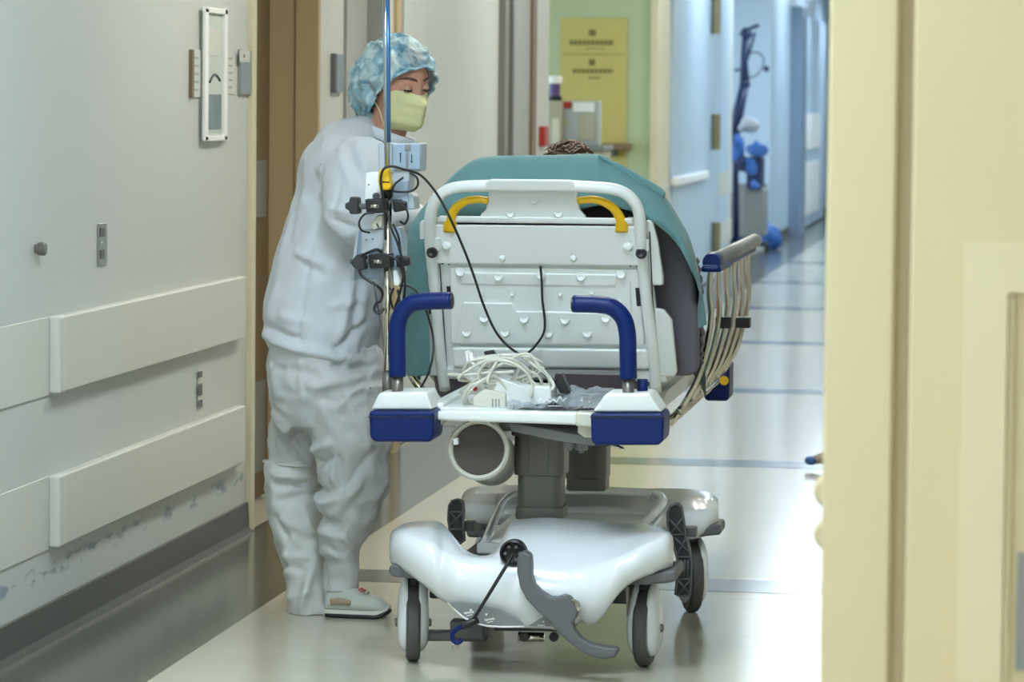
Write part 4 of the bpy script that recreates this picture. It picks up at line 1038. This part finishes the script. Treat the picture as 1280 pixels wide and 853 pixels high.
def arm(pts, rad, Ysh):
    return g_tube(catmull([at(x, y, Y) for x, y, Y in pts], 4), [rad[0]*(1-i/(4*(len(pts)-1)))+rad[1]*i/(4*(len(pts)-1)) for i in range(4*(len(pts)-1)+1)], 16)
armR = [(458, 200, YN-.17), (446, 240, YN-.23), (440, 274, YN-.24), (478, 276, YN-.14), (515, 272, YN+.06)]
armL = [(470, 200, YN+.17), (480, 240, YN+.24), (488, 272, YN+.26), (512, 276, YN+.34), (532, 280, YN+.44)]
B.append(arm(armR, (.05, .028), 0)); B.append(arm(armL, (.05, .028), 0))
def hand(base, d, upn):
    """palm and five fingers reaching along d, resting palm down"""
    d = d.normalized(); upn = (upn-d*upn.dot(d)).normalized(); sd = d.cross(upn)
    g = [g_tube([base, base+d*.045, base+d*.085], [(.026, .016), (.041, .014), (.040, .012)], 14, hint=upn)]
    for k, (off, L_) in enumerate(((-.030, .062), (-.010, .075), (.010, .072), (.029, .056))):
        r0 = base+d*.08+sd*off
        g.append(g_tube([r0, r0+d*L_*.5+upn*.006, r0+d*L_*.8-upn*.006, r0+d*L_-upn*.02], [.009, .0085, .008, .0065], 8))
    r0 = base+d*.03-sd*.03
    g.append(g_tube([r0, r0+d*.025-sd*.022, r0+d*.055-sd*.03-upn*.008], [.011, .010, .0075], 8))
    return g
for a_, up_ in ((armR, Vector((0, 0, 1))), (armL, Vector((0, 0, 1)))):
    e = at(*a_[-1]); B += hand(e, e-at(*a_[-2]), up_)
co, no, fs = remeshed(*join(*B), .0055, 3)
link('body', [Vector(p) for p in co], fs, 'skin', ps, smooth=True)

# ---- gown (upper garment) with its sleeves
G = [loft([(472, 158, 15, -.0, .085), (462, 168, 32, 0, .13), (448, 185, 52, 0, .19), (440, 210, 62, 0, .205), (434, 250, 64, 0, .20), (423, 300, 69, 0, .19), (412, 345, 72, 0, .195), (404, 385, 77, 0, .205), (403, 412, 76, 0, .215), (405, 432, 70, 0, .205), (406, 446, 64, 0, .2)], 44)]
def sleeve(pts, r):
    P = catmull([at(*p) for p in pts], 5); n = len(P)
    R_ = []
    for i in range(n):
        t = i/(n-1)*(len(r)-1); k = min(int(t), len(r)-2); R_.append(r[k]*(1-(t-k))+r[k+1]*(t-k))
    return g_tube(P, R_, 20)
G.append(sleeve([(462, 192, YN-.14), (446, 235, YN-.22), (440, 272, YN-.235), (476, 274, YN-.15), (510, 270, YN+.03)], [.085, .088, .076, .062, .05]))
G.append(sleeve([(468, 196, YN+.15), (480, 238, YN+.23), (488, 270, YN+.25), (510, 274, YN+.33), (526, 278, YN+.41)], [.085, .08, .07, .058, .046]))
co, no, fs = remeshed(*join(*G), .0085, 6)
fd = pxfold([(392, 175, 345, 330, 9, .006), (410, 215, 445, 195, 7, .010), (395, 250, 420, 225, 6, -.008), (386, 215, 372, 290, 6, -.005), (398, 232, 378, 300, 5, .006),
             (420, 240, 404, 300, 5, -.012), (415, 300, 450, 320, 6, .008), (380, 310, 420, 330, 6, .010), (384, 318, 430, 345, 5, -.008), (412, 300, 395, 430, 3, .005), (405, 300, 388, 430, 3, -.005),
             (332, 400, 400, 424, 6, -.012), (330, 415, 470, 448, 7, .012), (360, 350, 340, 420, 6, .006), (450, 350, 440, 430, 6, .006), (462, 330, 456, 420, 5, -.007), (470, 400, 430, 440, 6, -.010),
             (440, 180, 470, 240, 6, .007), (452, 175, 485, 230, 5, -.007), (430, 200, 418, 250, 5, .009), (420, 280, 450, 300, 5, -.008), (430, 255, 470, 262, 5, .006), (432, 268, 480, 285, 4, -.006), (450, 225, 440, 270, 4, -.006), (378, 250, 360, 330, 5, .005), (425, 380, 470, 370, 6, .006), (360, 390, 410, 400, 7, .006)], YN)
d = folds_disp(co, no, fd)*1.7
nn = np.array([noise.noise(Vector(p)*7)*.006+abs(noise.noise(Vector((p[0]*11, p[1]*11, p[2]*8))))*-.014+noise.noise(Vector(p)*26)*.0012 for p in co])
co2 = co+no*(d+nn)[:, None]
link('gown', [Vector(p) for p in co2], fs, 'gown', ps, smooth=True)
# collar opening
nd = (at(497, 140, YN)-at(476, 178, YN)).normalized(); sx_ = nd.cross(Vector((0, 1, 0))).normalized(); nc_ = at(484, 169, YN)
ring = [nc_+sx_*(.074*math.cos(t))+Vector((0, 1, 0))*(.078*math.sin(t))-nd*(.012*math.cos(t)) for t in [2*math.pi*k/28 for k in range(28)]]
v, f = g_tube(ring, [(.006, .016)]*28, 10, closed=True, hint=nd); link('collar', v, f, 'gown', ps, smooth=True)

# ---- trousers
T = [loft([(406, 428, 66, 0, .2), (406, 446, 75, 0, .212), (409, 475, 78, 0, .21), (413, 505, 75, 0, .2), (416, 530, 66, 0, .18)], 40),
     loft([(390, 500, 50, .07, .13), (374, 545, 42, .09, .11), (366, 590, 33, .07, .10), (370, 640, 30, .04, .08), (380, 700, 24, -.01, .06), (386, 745, 20, -.04, .05)], 26),
     loft([(424, 500, 64, -.07, .14), (438, 540, 52, -.08, .125), (442, 575, 49, -.08, .115), (441, 610, 47, -.08, .11), (434, 645, 38, -.08, .1), (427, 672, 30, -.08, .085), (425, 697, 27, -.08, .075)], 26),
     loft([(430, 685, 23, -.08, .065), (430, 715, 21, -.08, .055), (427, 742, 23, -.08, .055)], 20)]
co, no, fs = remeshed(*join(*T), .0085, 5)
fd = pxfold([(345, 510, 396, 568, 7, .014), (340, 520, 388, 575, 7, -.016), (400, 560, 432, 545, 7, .014), (405, 574, 432, 566, 6, -.012), (432, 565, 434, 600, 5, .012), (440, 560, 442, 600, 5, -.010), (395, 612, 428, 622, 5, .010), (396, 604, 424, 608, 5, -.010),
             (402, 640, 440, 648, 6, -.012), (400, 630, 470, 600, 7, .010), (405, 655, 440, 665, 5, .010), (470, 590, 420, 650, 7, .008), (480, 560, 440, 610, 6, -.008), (410, 670, 445, 690, 5, -.008), (440, 660, 455, 680, 5, .010),
             (400, 480, 470, 465, 8, .010), (410, 495, 475, 485, 7, -.010), (440, 500, 470, 475, 5, .010), (350, 450, 360, 500, 8, .006), (390, 440, 395, 500, 4, .005), (430, 450, 478, 458, 6, -.012), (350, 455, 420, 462, 7, -.006), (360, 540, 366, 575, 7, -.006), (470, 505, 476, 560, 8, .006)], YN)
d = folds_disp(co, no, fd)*1.7
nn = np.array([noise.noise(Vector(p)*7)*.006+abs(noise.noise(Vector((p[0]*13, p[1]*13, p[2]*15))))*-.016+abs(noise.noise(Vector((p[0]*24+5, p[1]*24, p[2]*30))))*-.006 for p in co])
link('trousers', [Vector(p) for p in co+no*(d+nn)[:, None]], fs, 'trouser', ps, smooth=True)

# ---- boot cover over the rear leg
Bt = [loft([(364, 576, 33, .075, .11), (364, 590, 36, .07, .115), (366, 625, 36, .05, .105), (372, 665, 33, .02, .09), (380, 700, 30, -.01, .075), (384, 735, 27, -.035, .065), (384, 760, 26, -.05, .06), (385, 772, 26, -.055, .058)], 30),
      g_tube([at(372, 760, YN-.05), at(396, 761, YN-.06), at(414, 765, YN-.06)], [(.028, .05), (.03, .048), (.018, .03)], 18)]
co, no, fs = remeshed(*join(*Bt), .0075, 4)
fd = pxfold([(336, 590, 394, 600, 5, .008), (340, 604, 392, 606, 5, -.010), (345, 625, 396, 616, 6, -.010), (350, 645, 400, 668, 5, .010), (345, 640, 380, 690, 5, -.006), (352, 690, 400, 694, 5, .008), (355, 702, 390, 708, 5, -.008), (400, 690, 385, 760, 6, .014), (362, 745, 400, 735, 5, .008), (372, 660, 362, 720, 5, .006)], YN)
d = folds_disp(co, no, fd)*1.7
nn = np.array([abs(noise.noise(Vector((p[0]*13+3, p[1]*13, p[2]*18))))*-.016 for p in co])
co3 = co+no*(d+nn)[:, None]; co3[:, 2] = np.maximum(co3[:, 2], .001)
link('boot_cover', [Vector(p) for p in co3], fs, 'boot', ps, smooth=True)
rim = [at(364+34.5*math.cos(t), 579+3*math.sin(t)+2*math.cos(t), YN+.075-.112*math.sin(t)) for t in [2*math.pi*k/24 for k in range(24)]]
tube('boot_hem', rim, .0035, 'boot', ps, seg=8, closed=True)
# loose flap of the boot cover
Vf = []
for i in range(9):
    t = i/8
    for j in range(6):
        u = j/5; x = 408-6*t*t+u*(14-6*t)-4*math.sin(t*3); y = 682+t*78
        Vf.append(at(x+u*4*math.sin(t*2.2), y, YN-.03-.02*math.sin(u*3.1)-.05*(1-t)*(1-t)))
link('boot_flap', Vf, grid_faces(9, 6), 'boot', ps, smooth=True, solid=.002, subsurf=1)

# ---- sneaker on the front foot
YS = YN-.09
sh_rows = []
#   (x, top y, half depth, top half depth)
prof = [(407, 748, .026, .018), (412, 736, .032, .024), (420, 731, .036, .026), (430, 731, .038, .026), (440, 734, .039, .024), (450, 738, .041, .024), (460, 742, .043, .026), (470, 745, .043, .028), (479, 749, .038, .026), (485, 756, .026, .018), (487.5, 761, .012, .008)]
for x, yt, hd, td in prof:
    top = at(x, yt, YS); zb_ = .016; r = []
    for (s, zz, hh) in ((-1, zb_, hd), (-1, zb_+(top.z-zb_)*.45, hd*1.0), (-1, zb_+(top.z-zb_)*.85, (hd+td)/2), (-.4, top.z, td), (.4, top.z, td), (1, zb_+(top.z-zb_)*.85, (hd+td)/2), (1, zb_+(top.z-zb_)*.45, hd), (1, zb_, hd)):
        r.append(Vector((top.x, YS+s*hh, zz)))
    sh_rows.append(r)
V = [p for r in sh_rows for p in r]; fs_ = grid_faces(len(sh_rows), 8); n = len(sh_rows)
fs_ += [tuple(range(8)), tuple((n-1)*8+k for k in range(8))]+[(i*8, i*8+7, (i+1)*8+7, (i+1)*8) for i in range(n-1)]
shoe = link('sneaker', V, fs_, 'shoe', ps, smooth=True, subsurf=2); shoe['label'] = 'grey and white sneaker with red laces'
so_ = []
for z, g in ((.002, 1.0), (.006, 1.02), (.014, 1.02), (.02, .97)):
    for k in range(len(prof)): so_.append(Vector((at(prof[k][0], 755, YS).x, YS-prof[k][2]*g-.003, z+max(0, k-7)**2*.0016)))
    for k in reversed(range(len(prof))): so_.append(Vector((at(prof[k][0], 755, YS).x, YS+prof[k][2]*g+.003, z+max(0, k-7)**2*.0016)))
m_ = 2*len(prof); fs_ = []
for i in range(3):
    for k in range(m_): fs_.append((i*m_+k, i*m_+(k+1) % m_, (i+1)*m_+(k+1) % m_, (i+1)*m_+k))
fs_ += [tuple(range(m_)), tuple(3*m_+k for k in range(m_))]
link('midsole', so_, fs_, 'sole', shoe, smooth=True)
bl_ = [(p[0], 770.5-max(0, (i-7))*2.0, YS-p[2]-.006) for i, p in enumerate(prof)]
tube('outsole', [Vector((at(x, y, Y).x, Y, max(.006, at(x, y, YS-.04).z if i > 7 else .006))) for i, (x, y, Y) in enumerate(bl_)], .0055, 'black', shoe, n=3, seg=8)
ptube('tan_panel', [(413, 753, YS-.038), (424, 752, YS-.041), (438, 754, YS-.043)], [(.008, .003), (.010, .003), (.006, .003)], 'shoe_tan', shoe, n=3, seg=8, hint=(0, 1, 0))
for k in range(3): ptube('lace', [(449+k*4, 737+k*2, YS-.03), (452+k*4, 736+k*2, YS-.01), (453+k*4, 738+k*2, YS+.02)], .003, 'lace' if k < 2 else 'shoe', shoe, n=3, seg=6)

# ---- face: eyes, lids, lashes, brows
for s in (-1, 1):
    ec_ = hp(s*.0315, .0845, .0)
    v, f = g_ell(ec_, (.0115, .0115, .0115), 20, 14); ey = link('eye', v, f, 'eye', ps, smooth=True)
    look = (RH @ Vector((-s*.05, 1, -.45))).normalized()
    v, f = g_lathe([(.006, .0099), (.004, .0112), (0, .0117)], ec_, look, 16); link('iris', v, f, 'iris', ey, smooth=True)
    # upper lid: part of a sphere reaching down over the eye
    Vl = []; nr, ncl = 8, 14
    for i in range(nr):
        el = math.radians(85-(85+10)*i/(nr-1))
        for j in range(ncl):
            az = math.radians(-88+176*j/(ncl-1)); lp_ = Vector((math.sin(az)*math.cos(el), math.cos(az)*math.cos(el), math.sin(el)))*.0136
            Vl.append(ec_+RH @ lp_)
    link('eyelid', Vl, grid_faces(nr, ncl), 'skin', ey, smooth=True, solid=.0006)
    tube('lashes', [Vl[(nr-1)*ncl+j]+RH @ Vector((0, .001, -.0005)) for j in range(1, ncl-1)], .0023, 'iris', ey, seg=6)
    Vl2 = []
    for i in range(4):
        el = math.radians(-80+(80-32)*i/3)
        for j in range(ncl):
            az = math.radians(-80+160*j/(ncl-1)); Vl2.append(ec_+RH @ (Vector((math.sin(az)*math.cos(el), math.cos(az)*math.cos(el), math.sin(el)))*.0133))
    link('lower_lid', Vl2, grid_faces(4, ncl), 'skin', ey, smooth=True, solid=.0005)
    br = [hp(s*(.012+.046*t), .1025-.028*t*t-.004*t, .027+.009*math.sin(t*2.6)-.006*t) for t in (0, .25, .5, .75, 1)]
    tube('eyebrow', br, [(.0022, .002), (.0032, .002), (.003, .002), (.0022, .002), (.0008, .001)], 'brow', ps, n=4, seg=8)

# ---- face mask with pleats
nu, nv = 25, 17
Vm = []
for j in range(nv):
    t = j/(nv-1)
    for i in range(nu):
        u = -1+2*i/(nu-1)
        z = -.014-.114*t+.006*abs(u)*(1-2*t)*1.2
        half = .072-.006*t if t < .75 else .0675-.02*(t-.75)*4*.8
        x = half*u
        z_edge = z
        fy = .125*math.sqrt(max(0, 1-(abs(u)*.93)**2.3))*(1-.0*t)
        yv = -.012+fy*(.92 if t < .1 else .96)
        if t < .2: yv += .012*math.exp(-(u/.25)**2)+.022*math.exp(-(u/.3)**2)*(t/.2)
        elif t < .7: yv += .034*math.exp(-(u/.34)**2)*(1-.45*(t-.2)/.5)
        else: yv += .0187*math.exp(-(u/.34)**2)-.035*((t-.7)/.3)**2
        yv += .0045*(math.fmod(t*3.6, 1.0)-.5)*(1-abs(u)**4)
        Vm.append(hp(x, yv, z+.003*math.sin(u*2.5)))
mk_ = link('face_mask', Vm, grid_faces(nv, nu), 'mask', ps, smooth=True, solid=.002, subsurf=1)
for s in (-1, 1):
    tube('ear_loop', [hp(s*.068, .02, -.016), hp(s*.078, -.0, -.002), hp(s*.084, -.025, .012), hp(s*.085, -.035, -.01), hp(s*.08, -.02, -.04), hp(s*.07, .012, -.075), hp(s*.062, .03, -.115)], .0016, 'mask', mk_, n=4, seg=6)

# ---- hair under a gathered bouffant cap
hvx, hfx = g_ell((0, 0, 0), (1, 1, 1), 48, 36)
def cap_shape(p, grow, rough):
    x, y, z = p
    X = (.084+grow)*x; Yv = (.112+grow*1.25 if y > 0 else .112+grow*1.2)*y-.012; Z = (.120+grow*.4)*z+.004
    if y < 0:                                    # hair gathered low at the back
        k = max(0, -y)*min(1, max(0, .55-z)/1.2)
        Yv -= .062*k; Z -= .052*k
    q = Vector((X, Yv, Z))
    if rough:
        q += Vector(p)*(.008*noise.noise(Vector(p)*3.2+Vector((3, 1, 2)))+.011*(.9-2.4*abs(noise.noise(Vector((x*3.4+4, y*3.4, z*2.6)))))+.004*(.5-2*abs(noise.noise(Vector((x*8, y*8+2, z*7))))))
    return q
def edge_ok(p):                                  # keep what lies behind the hair line
    x, y, z = p
    return z > -.66+1.28*y if y > -.1 else z > -.97
hs = [cap_shape(p, 0, False) for p in hvx]
kf = [q for q in hfx if all(edge_ok(hvx[i]) for i in q)]
link('hair', [HC+RH @ (p*HS) for p in hs], kf, 'dark_hair', ps, smooth=True)
cv, cf = g_ell((0, 0, 0), (1, 1, 1), 110, 84)
cs = [cap_shape(p, .018, True) for p in cv]
kc = [q for q in cf if all(edge_ok(cv[i]+Vector((0, 0, .0))) for i in q)]
capo = link('bouffant_cap', [HC+RH @ (p*HS) for p in cs], kc, 'cap', ps, smooth=True); capo['label'] = 'sheer blue gathered bouffant cap'
# elastic edge
edge = []
bmx = bmesh.new(); bmx.from_mesh(capo.data)
be = [e for e in bmx.edges if e.is_boundary]
if be:
    nxt = {}
    for e in be:
        for a, b in ((e.verts[0], e.verts[1]), (e.verts[1], e.verts[0])): nxt.setdefault(a.index, []).append(b.index)
    s0 = be[0].verts[0].index; loop = [s0]; prev = None; cur = s0
    for _ in range(600):
        c_ = [q for q in nxt[cur] if q != prev]
        if not c_: break
        prev, cur = cur, c_[0]
        if cur == s0: break
        loop.append(cur)
    bmx.verts.ensure_lookup_table()
    pts = [bmx.verts[i].co+ORI[ps.name] for i in loop]
    for _ in range(3): pts = [(pts[i-1]+pts[i]*2+pts[(i+1) % len(pts)])/4 for i in range(len(pts))]
    tube('elastic_edge', pts, .004, 'cap', ps, seg=8, closed=True)
bmx.free()

# ================================================================== THINGS ON THE LEFT WALL
def wall_pt(px, py, off=0): return at_x(px, py, XW+off)
def plate(name, px0, px1, py0, py1, thick, m, lab=None, cat=None, parent=None, bevel=.002, off=0):
    a = wall_pt(px0, (py0+py1)/2, off); b = wall_pt(px1, (py0+py1)/2, off); zt_ = wall_pt((px0+px1)/2, py0, off).z; zb_ = wall_pt((px0+px1)/2, py1, off).z
    o = box(name, XW+off, XW+off+thick, a.y, b.y, zb_, zt_, m, parent, bevel=bevel)
    return tag(o, lab, cat) if lab else o
fr_ = plate('notice_frame', 253, 281, 10, 176, .012, 'paper', 'tall white framed notice hanging on the left wall', 'frame')
plate('print', 259, 277, 22, 165, .002, 'paper', parent=fr_, off=.012, bevel=0)
plate('print_block', 260, 276, 118, 162, .0015, 'drawing', parent=fr_, off=.0138, bevel=0)
plate('print_block', 260, 276, 35, 70, .0015, 'guard', parent=fr_, off=.0138, bevel=0)
c0 = wall_pt(262, 103, .016); c1 = wall_pt(275, 101, .016)
tube('arch_mark', [c0+(c1-c0)*t+Vector((0, 0, .022*math.sin(math.pi*t))) for t in (0, .2, .4, .6, .8, 1)], .0035, 'black', fr_, n=3, seg=6)
for a_, b_, c_, d_ in ((253, 281, 10, 17), (253, 281, 170, 176), (253, 257, 10, 176), (277.5, 281, 10, 176)): plate('moulding', a_, b_, c_, d_, .010, 'pure', parent=fr_, off=.0121, bevel=.002)
tg_ = plate('door_sign', 237, 250, 62, 122, .006, 'paper', 'pale text plaque with a dark edge left of the framed notice', 'sign')
plate('dark_edge', 236, 238.5, 62, 122, .011, 'door_brown', parent=tg_, bevel=0)
for k in range(5): plate('text_line', 242, 248.5, 71+k*10, 74+k*10, .0006, 'faint', parent=tg_, off=.006, bevel=0)
t2 = plate('door_sign', 283, 292, 68, 118, .004, 'guard', 'cream text plaque right of the framed notice', 'sign')
for k in range(5): plate('text_line', 284.5, 290.5, 72+k*9, 74.5+k*9, .0006, 'faint', parent=t2, off=.004, bevel=0)
t3 = plate('room_plate', 297, 312, 62, 118, .012, 'steel', 'steel room plate beside the brown door', 'sign')
plate('upper_half', 299, 311, 63, 78, .004, 'wall', parent=t3, off=.012)
lathe('sign_dot', [(.006, 0), (.006, .002), (0, .002)], wall_pt(305, 70, .016), 'grey', t3, axis=(1, 0, 0), seg=10)
t4 = plate('room_plate', 414, 425, 67, 116, .016, 'steel', 'steel room plate on the wall between the brown and grey doors', 'sign')
plate('dark_edge', 413.4, 415.5, 67, 116, .018, 'grey', parent=t4, bevel=0)
sw = plate('switch_plate', 121.5, 131.5, 279, 331, .006, 'steel', 'steel wall plate with two sockets on the left wall', 'switch')
for y0, y1 in ((284, 296), (312, 324)): plate('socket', 124.5, 129.5, y0, y1, .004, 'grey', parent=sw, off=.006)
lathe('screw', [(.004, 0), (.004, .002), (0, .003)], wall_pt(127, 304, .006), 'chrome', sw, axis=(1, 0, 0), seg=8)
kb = lathe('door_stop', [(.012, 0), (.012, .006), (.017, .008), (.018, .024), (.015, .028), (0, .028)], wall_pt(44, 311), 'dark_metal', axis=(1, 0, 0), seg=18); tag(kb, 'small round steel bumper stop on the left wall', 'door stop')
ot = plate('outlet_plate', 246.5, 252.5, 463, 510, .005, 'guard', 'slim outlet plate on the wall between the two bumper rails', 'outlet')
for y0, y1 in ((464, 472), (480, 494), (500, 509)): plate('socket', 247.5, 252, y0, y1, .003, 'grey', parent=ot, off=.005, bevel=0)

# ================================================================== THINGS IN THE SIDE PASSAGE
yS = yD1-.013
a = at(701, 22, yS); b = at(783, 163, yS)
yn_ = box('yellow_notice', a.x, b.x, yS-.006, yS, b.z-.35, a.z, 'yellow_paper', bevel=.001); tag(yn_, 'large pale yellow notice on the green passage wall', 'notice')
def strip(x0, x1, y0, y1, m='print'):
    p = at(x0, y0, yS-.007); q = at(x1, y1, yS-.007); box('printed_line', p.x, q.x, yS-.0075, yS-.006, q.z, p.z, m, yn_)
strip(703, 781, 67, 68.5); strip(736, 745, 37, 45); strip(736, 744, 74, 82)
for x0, x1, y0, y1 in ((712, 767, 50, 57), (732, 756, 60, 62), (716, 766, 86, 92), (736, 750, 96, 99)):
    x = x0
    while x < x1: strip(x, min(x+4.2, x1), y0, y1-.5); x += 5.4
YC = 23.2
def cbox(name, x0, x1, y0, y1, Y, dep, m, parent=None, bevel=.006):
    p = at(x0, y0, Y); q = at(x1, y1, Y); return box(name, p.x, q.x, Y, Y+dep, q.z, p.z, m, parent, bevel=bevel)
ct = thing('supply_cart', 'tan supply cart standing in the green side passage', 'cart', (at(718, 200, YC).x, YC+.2, 0))
p = at(686, 182, YC); q = at(752, 182, YC); zc = p.z
box('cart_body', p.x, q.x, YC, YC+.5, .12, zc-.03, 'tan', ct, bevel=.01); box('cart_top', p.x-.02, q.x+.02, YC-.02, YC+.52, zc-.03, zc, 'grey_mid', ct, bevel=.008)
for k in range(4): 
    dr = box('drawer', p.x+.02, q.x-.02, YC-.012, YC, .16+k*.2, .33+k*.2, 'offwhite', ct, bevel=.006); box('pull', (p.x+q.x)/2-.06, (p.x+q.x)/2+.06, YC-.03, YC-.012, .26+k*.2, .28+k*.2, 'steel', dr, bevel=.004)
for dx in (.04, q.x-p.x-.04):
    for dy in (.06, .44): lathe('caster', [(0, -.015), (.05, -.015), (.058, 0), (.05, .015), (0, .015)], (p.x+dx, YC+dy, .058), 'rubber', ct, axis=(1, 0, 0), seg=16)
cx_ = at(694, 120, YC+.1)
gb = cbox('glove_box', 686, 703, 126, 182, YC+.05, .16, 'tan'); tag(gb, 'tan box stack on the supply cart under the purple canister', 'box')
cbox('label_panel', 690, 699, 148, 180, YC+.045, .006, 'offwhite', gb, .001)
cn = thing('wipes_canister', 'purple wipes canister with a white lid on the tan box', 'canister', at(693.5, 126, YC+.13))
k_ = F/(YC+.13); bz = at(693.5, 126, YC+.13)
lathe('base', [(0, 0), (.045, 0), (.048, .01), (.046, .03), (0, .03)], bz, 'black', cn, seg=20)
lathe('bottle', [(0, .03), (.034, .03), (.034, .11), (0, .11)], bz, 'purple', cn, seg=20)
lathe('lid', [(0, .11), (.042, .11), (.045, .12), (.045, .145), (.036, .158), (0, .16)], bz, 'pure', cn, seg=20)
ds = thing('dispenser', 'clear-fronted white dispenser with a red corner on the supply cart', 'dispenser', at(727, 182, YC+.1))
cbox('case', 705, 748, 126, 182, YC+.1, .14, 'device', ds); cbox('white_front', 716, 743, 128, 140, YC+.09, .012, 'pure', ds, .002)
cbox('window', 722, 744, 142, 176, YC+.09, .012, 'tan', ds, .002); cbox('red_corner', 704, 714, 127, 135, YC+.085, .016, 'red', ds, .002); cbox('green_patch', 704, 711, 150, 158, YC+.085, .016, 'green', ds, .002)
bt_ = thing('wall_shelf', 'small brown shelf on the green passage wall', 'shelf', at(768, 188, yS-.06))
cbox('board', 752, 787, 179, 187, yS-.16, .16, 'door_brown', bt_, .004); cbox('bracket', 764, 770, 187, 196, yS-.08, .08, 'grey', bt_, .003)
ra_ = box('fire_alarm_box', XW, XW+.03, wy(672.5), wy(677.5), wall_pt(675, 183).z, wall_pt(675, 158).z, 'red', bevel=.004); tag(ra_, 'small red call box on the wall beside the passage', 'box')

# ================================================================== EQUIPMENT IN THE FAR BAY
YE = 35.2
eq = thing('equipment_stand', 'dark navy equipment stand with a tall jointed arm in the far bay', 'stand', (at(922, 260, YE).x, YE, 0))
b0 = at(920, 300, YE)
for k in range(5):
    t = 2*math.pi*k/5+.3; tube('base_leg', [(b0.x, YE, .12), (b0.x+.3*math.cos(t), YE+.3*math.sin(t), .06)], [.03, .022], 'navy_far', eq, seg=10)
    lathe('caster', [(0, -.02), (.04, -.02), (.045, 0), (.04, .02), (0, .02)], (b0.x+.3*math.cos(t), YE+.3*math.sin(t), .045), 'rubber', eq, axis=(1, 0, 0), seg=12)
tube('post', [(b0.x, YE, .12), at(919, 200, YE), at(918, 168, YE)], .03, 'navy_far', eq, seg=12)
tube('lower_arm', [at(918, 170, YE), at(923, 140, YE), at(931, 104, YE)], [.05, .055, .045], 'navy_far', eq, seg=12)
tube('upper_arm', [at(931, 106, YE), at(930, 75, YE), at(933, 42, YE)], [.05, .035, .04], 'navy_far', eq, seg=12)
tube('cross_bar', [at(918, 88, YE), at(931, 82, YE), at(944, 40, YE)], .012, 'navy_far', eq, n=4, seg=8)
tube('cross_bar', [at(925, 44, YE), at(935, 37, YE), at(949, 31, YE)], .018, 'navy_far', eq, n=4, seg=8)
tube('cable', [at(934, 66, YE), at(948, 66, YE), at(955, 76, YE), at(948, 92, YE), at(936, 98, YE)], .006, 'navy_far', eq, n=5, seg=6)
for x, y, r in ((931, 105, .055), (933, 42, .06), (958, 86, .03)):
    v, f = g_ell(at(x, y, YE), (r, r, r), 16, 12); link('joint', v, f, 'navy_far', eq, smooth=True)
bc = thing('equipment_cart', 'blue and black equipment cart beside the stand in the far bay', 'cart', (at(942, 250, YE-.3).x, YE-.1, 0))
Yq = YE-.3
cbox('case', 933, 952, 196, 236, Yq, .4, 'navy_far', bc, .02); cbox('lower_shelf', 928, 956, 236, 296, Yq+.05, .35, 'frame_grey', bc, .02)
def blob(x, y, rx_, rz_, m, nm, par, Y=Yq):
    v, f = g_ell(at(x, y, Y), (rx_, rx_*.8, rz_), 20, 14); v = [p+(p-at(x, y, Y)).normalized()*rx_*.9*noise.noise(p*(.9/rx_)) for p in v]; return link(nm, v, f, m, par, smooth=True)
blob(945, 186, .075, .085, 'bluebag', 'blue_head', bc); blob(938, 208, .06, .07, 'bluebag', 'blue_pad', bc, Yq-.02); blob(944, 232, .04, .05, 'bluebag', 'blue_knob', bc, Yq-.03)
blob(922, 186, .06, .14, 'bluebag', 'blue_drape', bc, Yq+.05); blob(938, 158, .09, .07, 'device', 'pale_head', bc, Yq+.1); blob(926, 206, .07, .08, 'navy_far', 'dark_pad', bc, Yq)
Yg = 38.5
c = at_z(962, 312, 0); Yg = c.y
bb = blob(963, 294, .10, .13, 'bluebag', 'blue_bundle', None, Yg); tag(bb, 'crumpled blue bundle on the floor past the side rail', 'bundle')
# blue nozzle poking out from behind the near post
bn = thing('blue_tipped_stand', 'small teal tipped foot poking out behind the near cream post', 'stand', (at_z(1034, 588, 0).x, at_z(1034, 588, 0).y, 0))
Yn = at_z(1034, 588, 0).y; pa = at(1010, 576, Yn); pb = at(1045, 568, Yn)
tube('leg', [pa+Vector((.02, 0, 0)), pb], [.014, .035], 'tan', bn, seg=14)
v, f = g_ell(pa+Vector((.012, 0, 0)), (.026, .026, .018), 18, 12); link('blue_tip', v, f, 'bluebag', bn, smooth=True)
tube('upright', [(pb.x, Yn, .0), (pb.x, Yn, .5)], .03, 'tan', bn, seg=14)

# ================================================================== WHITE CABINET ON THE NEAR CREAM WALL
YW = YP-.026
wc = thing('wall_cabinet', 'cream recessed cabinet with a raised frame on the near cream wall', 'cabinet', at(1290, 853, YW))
a = at(1205, 302, YW); zlo = .45; x1_ = a.x+.36
fw_ = at(1260, 365, YW)
v, f = join(g_box(a.x, fw_.x, YW-.022, YW, zlo, a.z), g_box(fw_.x, x1_-.06, YW-.022, YW, fw_.z, a.z), g_box(x1_-.06, x1_, YW-.022, YW, zlo, a.z), g_box(fw_.x, x1_-.06, YW-.022, YW, zlo, zlo+.07))
link('raised_frame', v, f, 'cream_lid', wc)
box('inset_panel', fw_.x, x1_-.06, YW-.006, YW, zlo+.07, fw_.z, 'cream', wc)
box('inner_lip', fw_.x, fw_.x+.010, YW-.014, YW-.006, zlo+.07, fw_.z, 'cream_lid', wc, bevel=.002)
p = at(1272, 690, YW); box('dark_slot', p.x, x1_-.09, YW-.010, YW-.006, p.z-.16, p.z, 'frame_grey', wc)
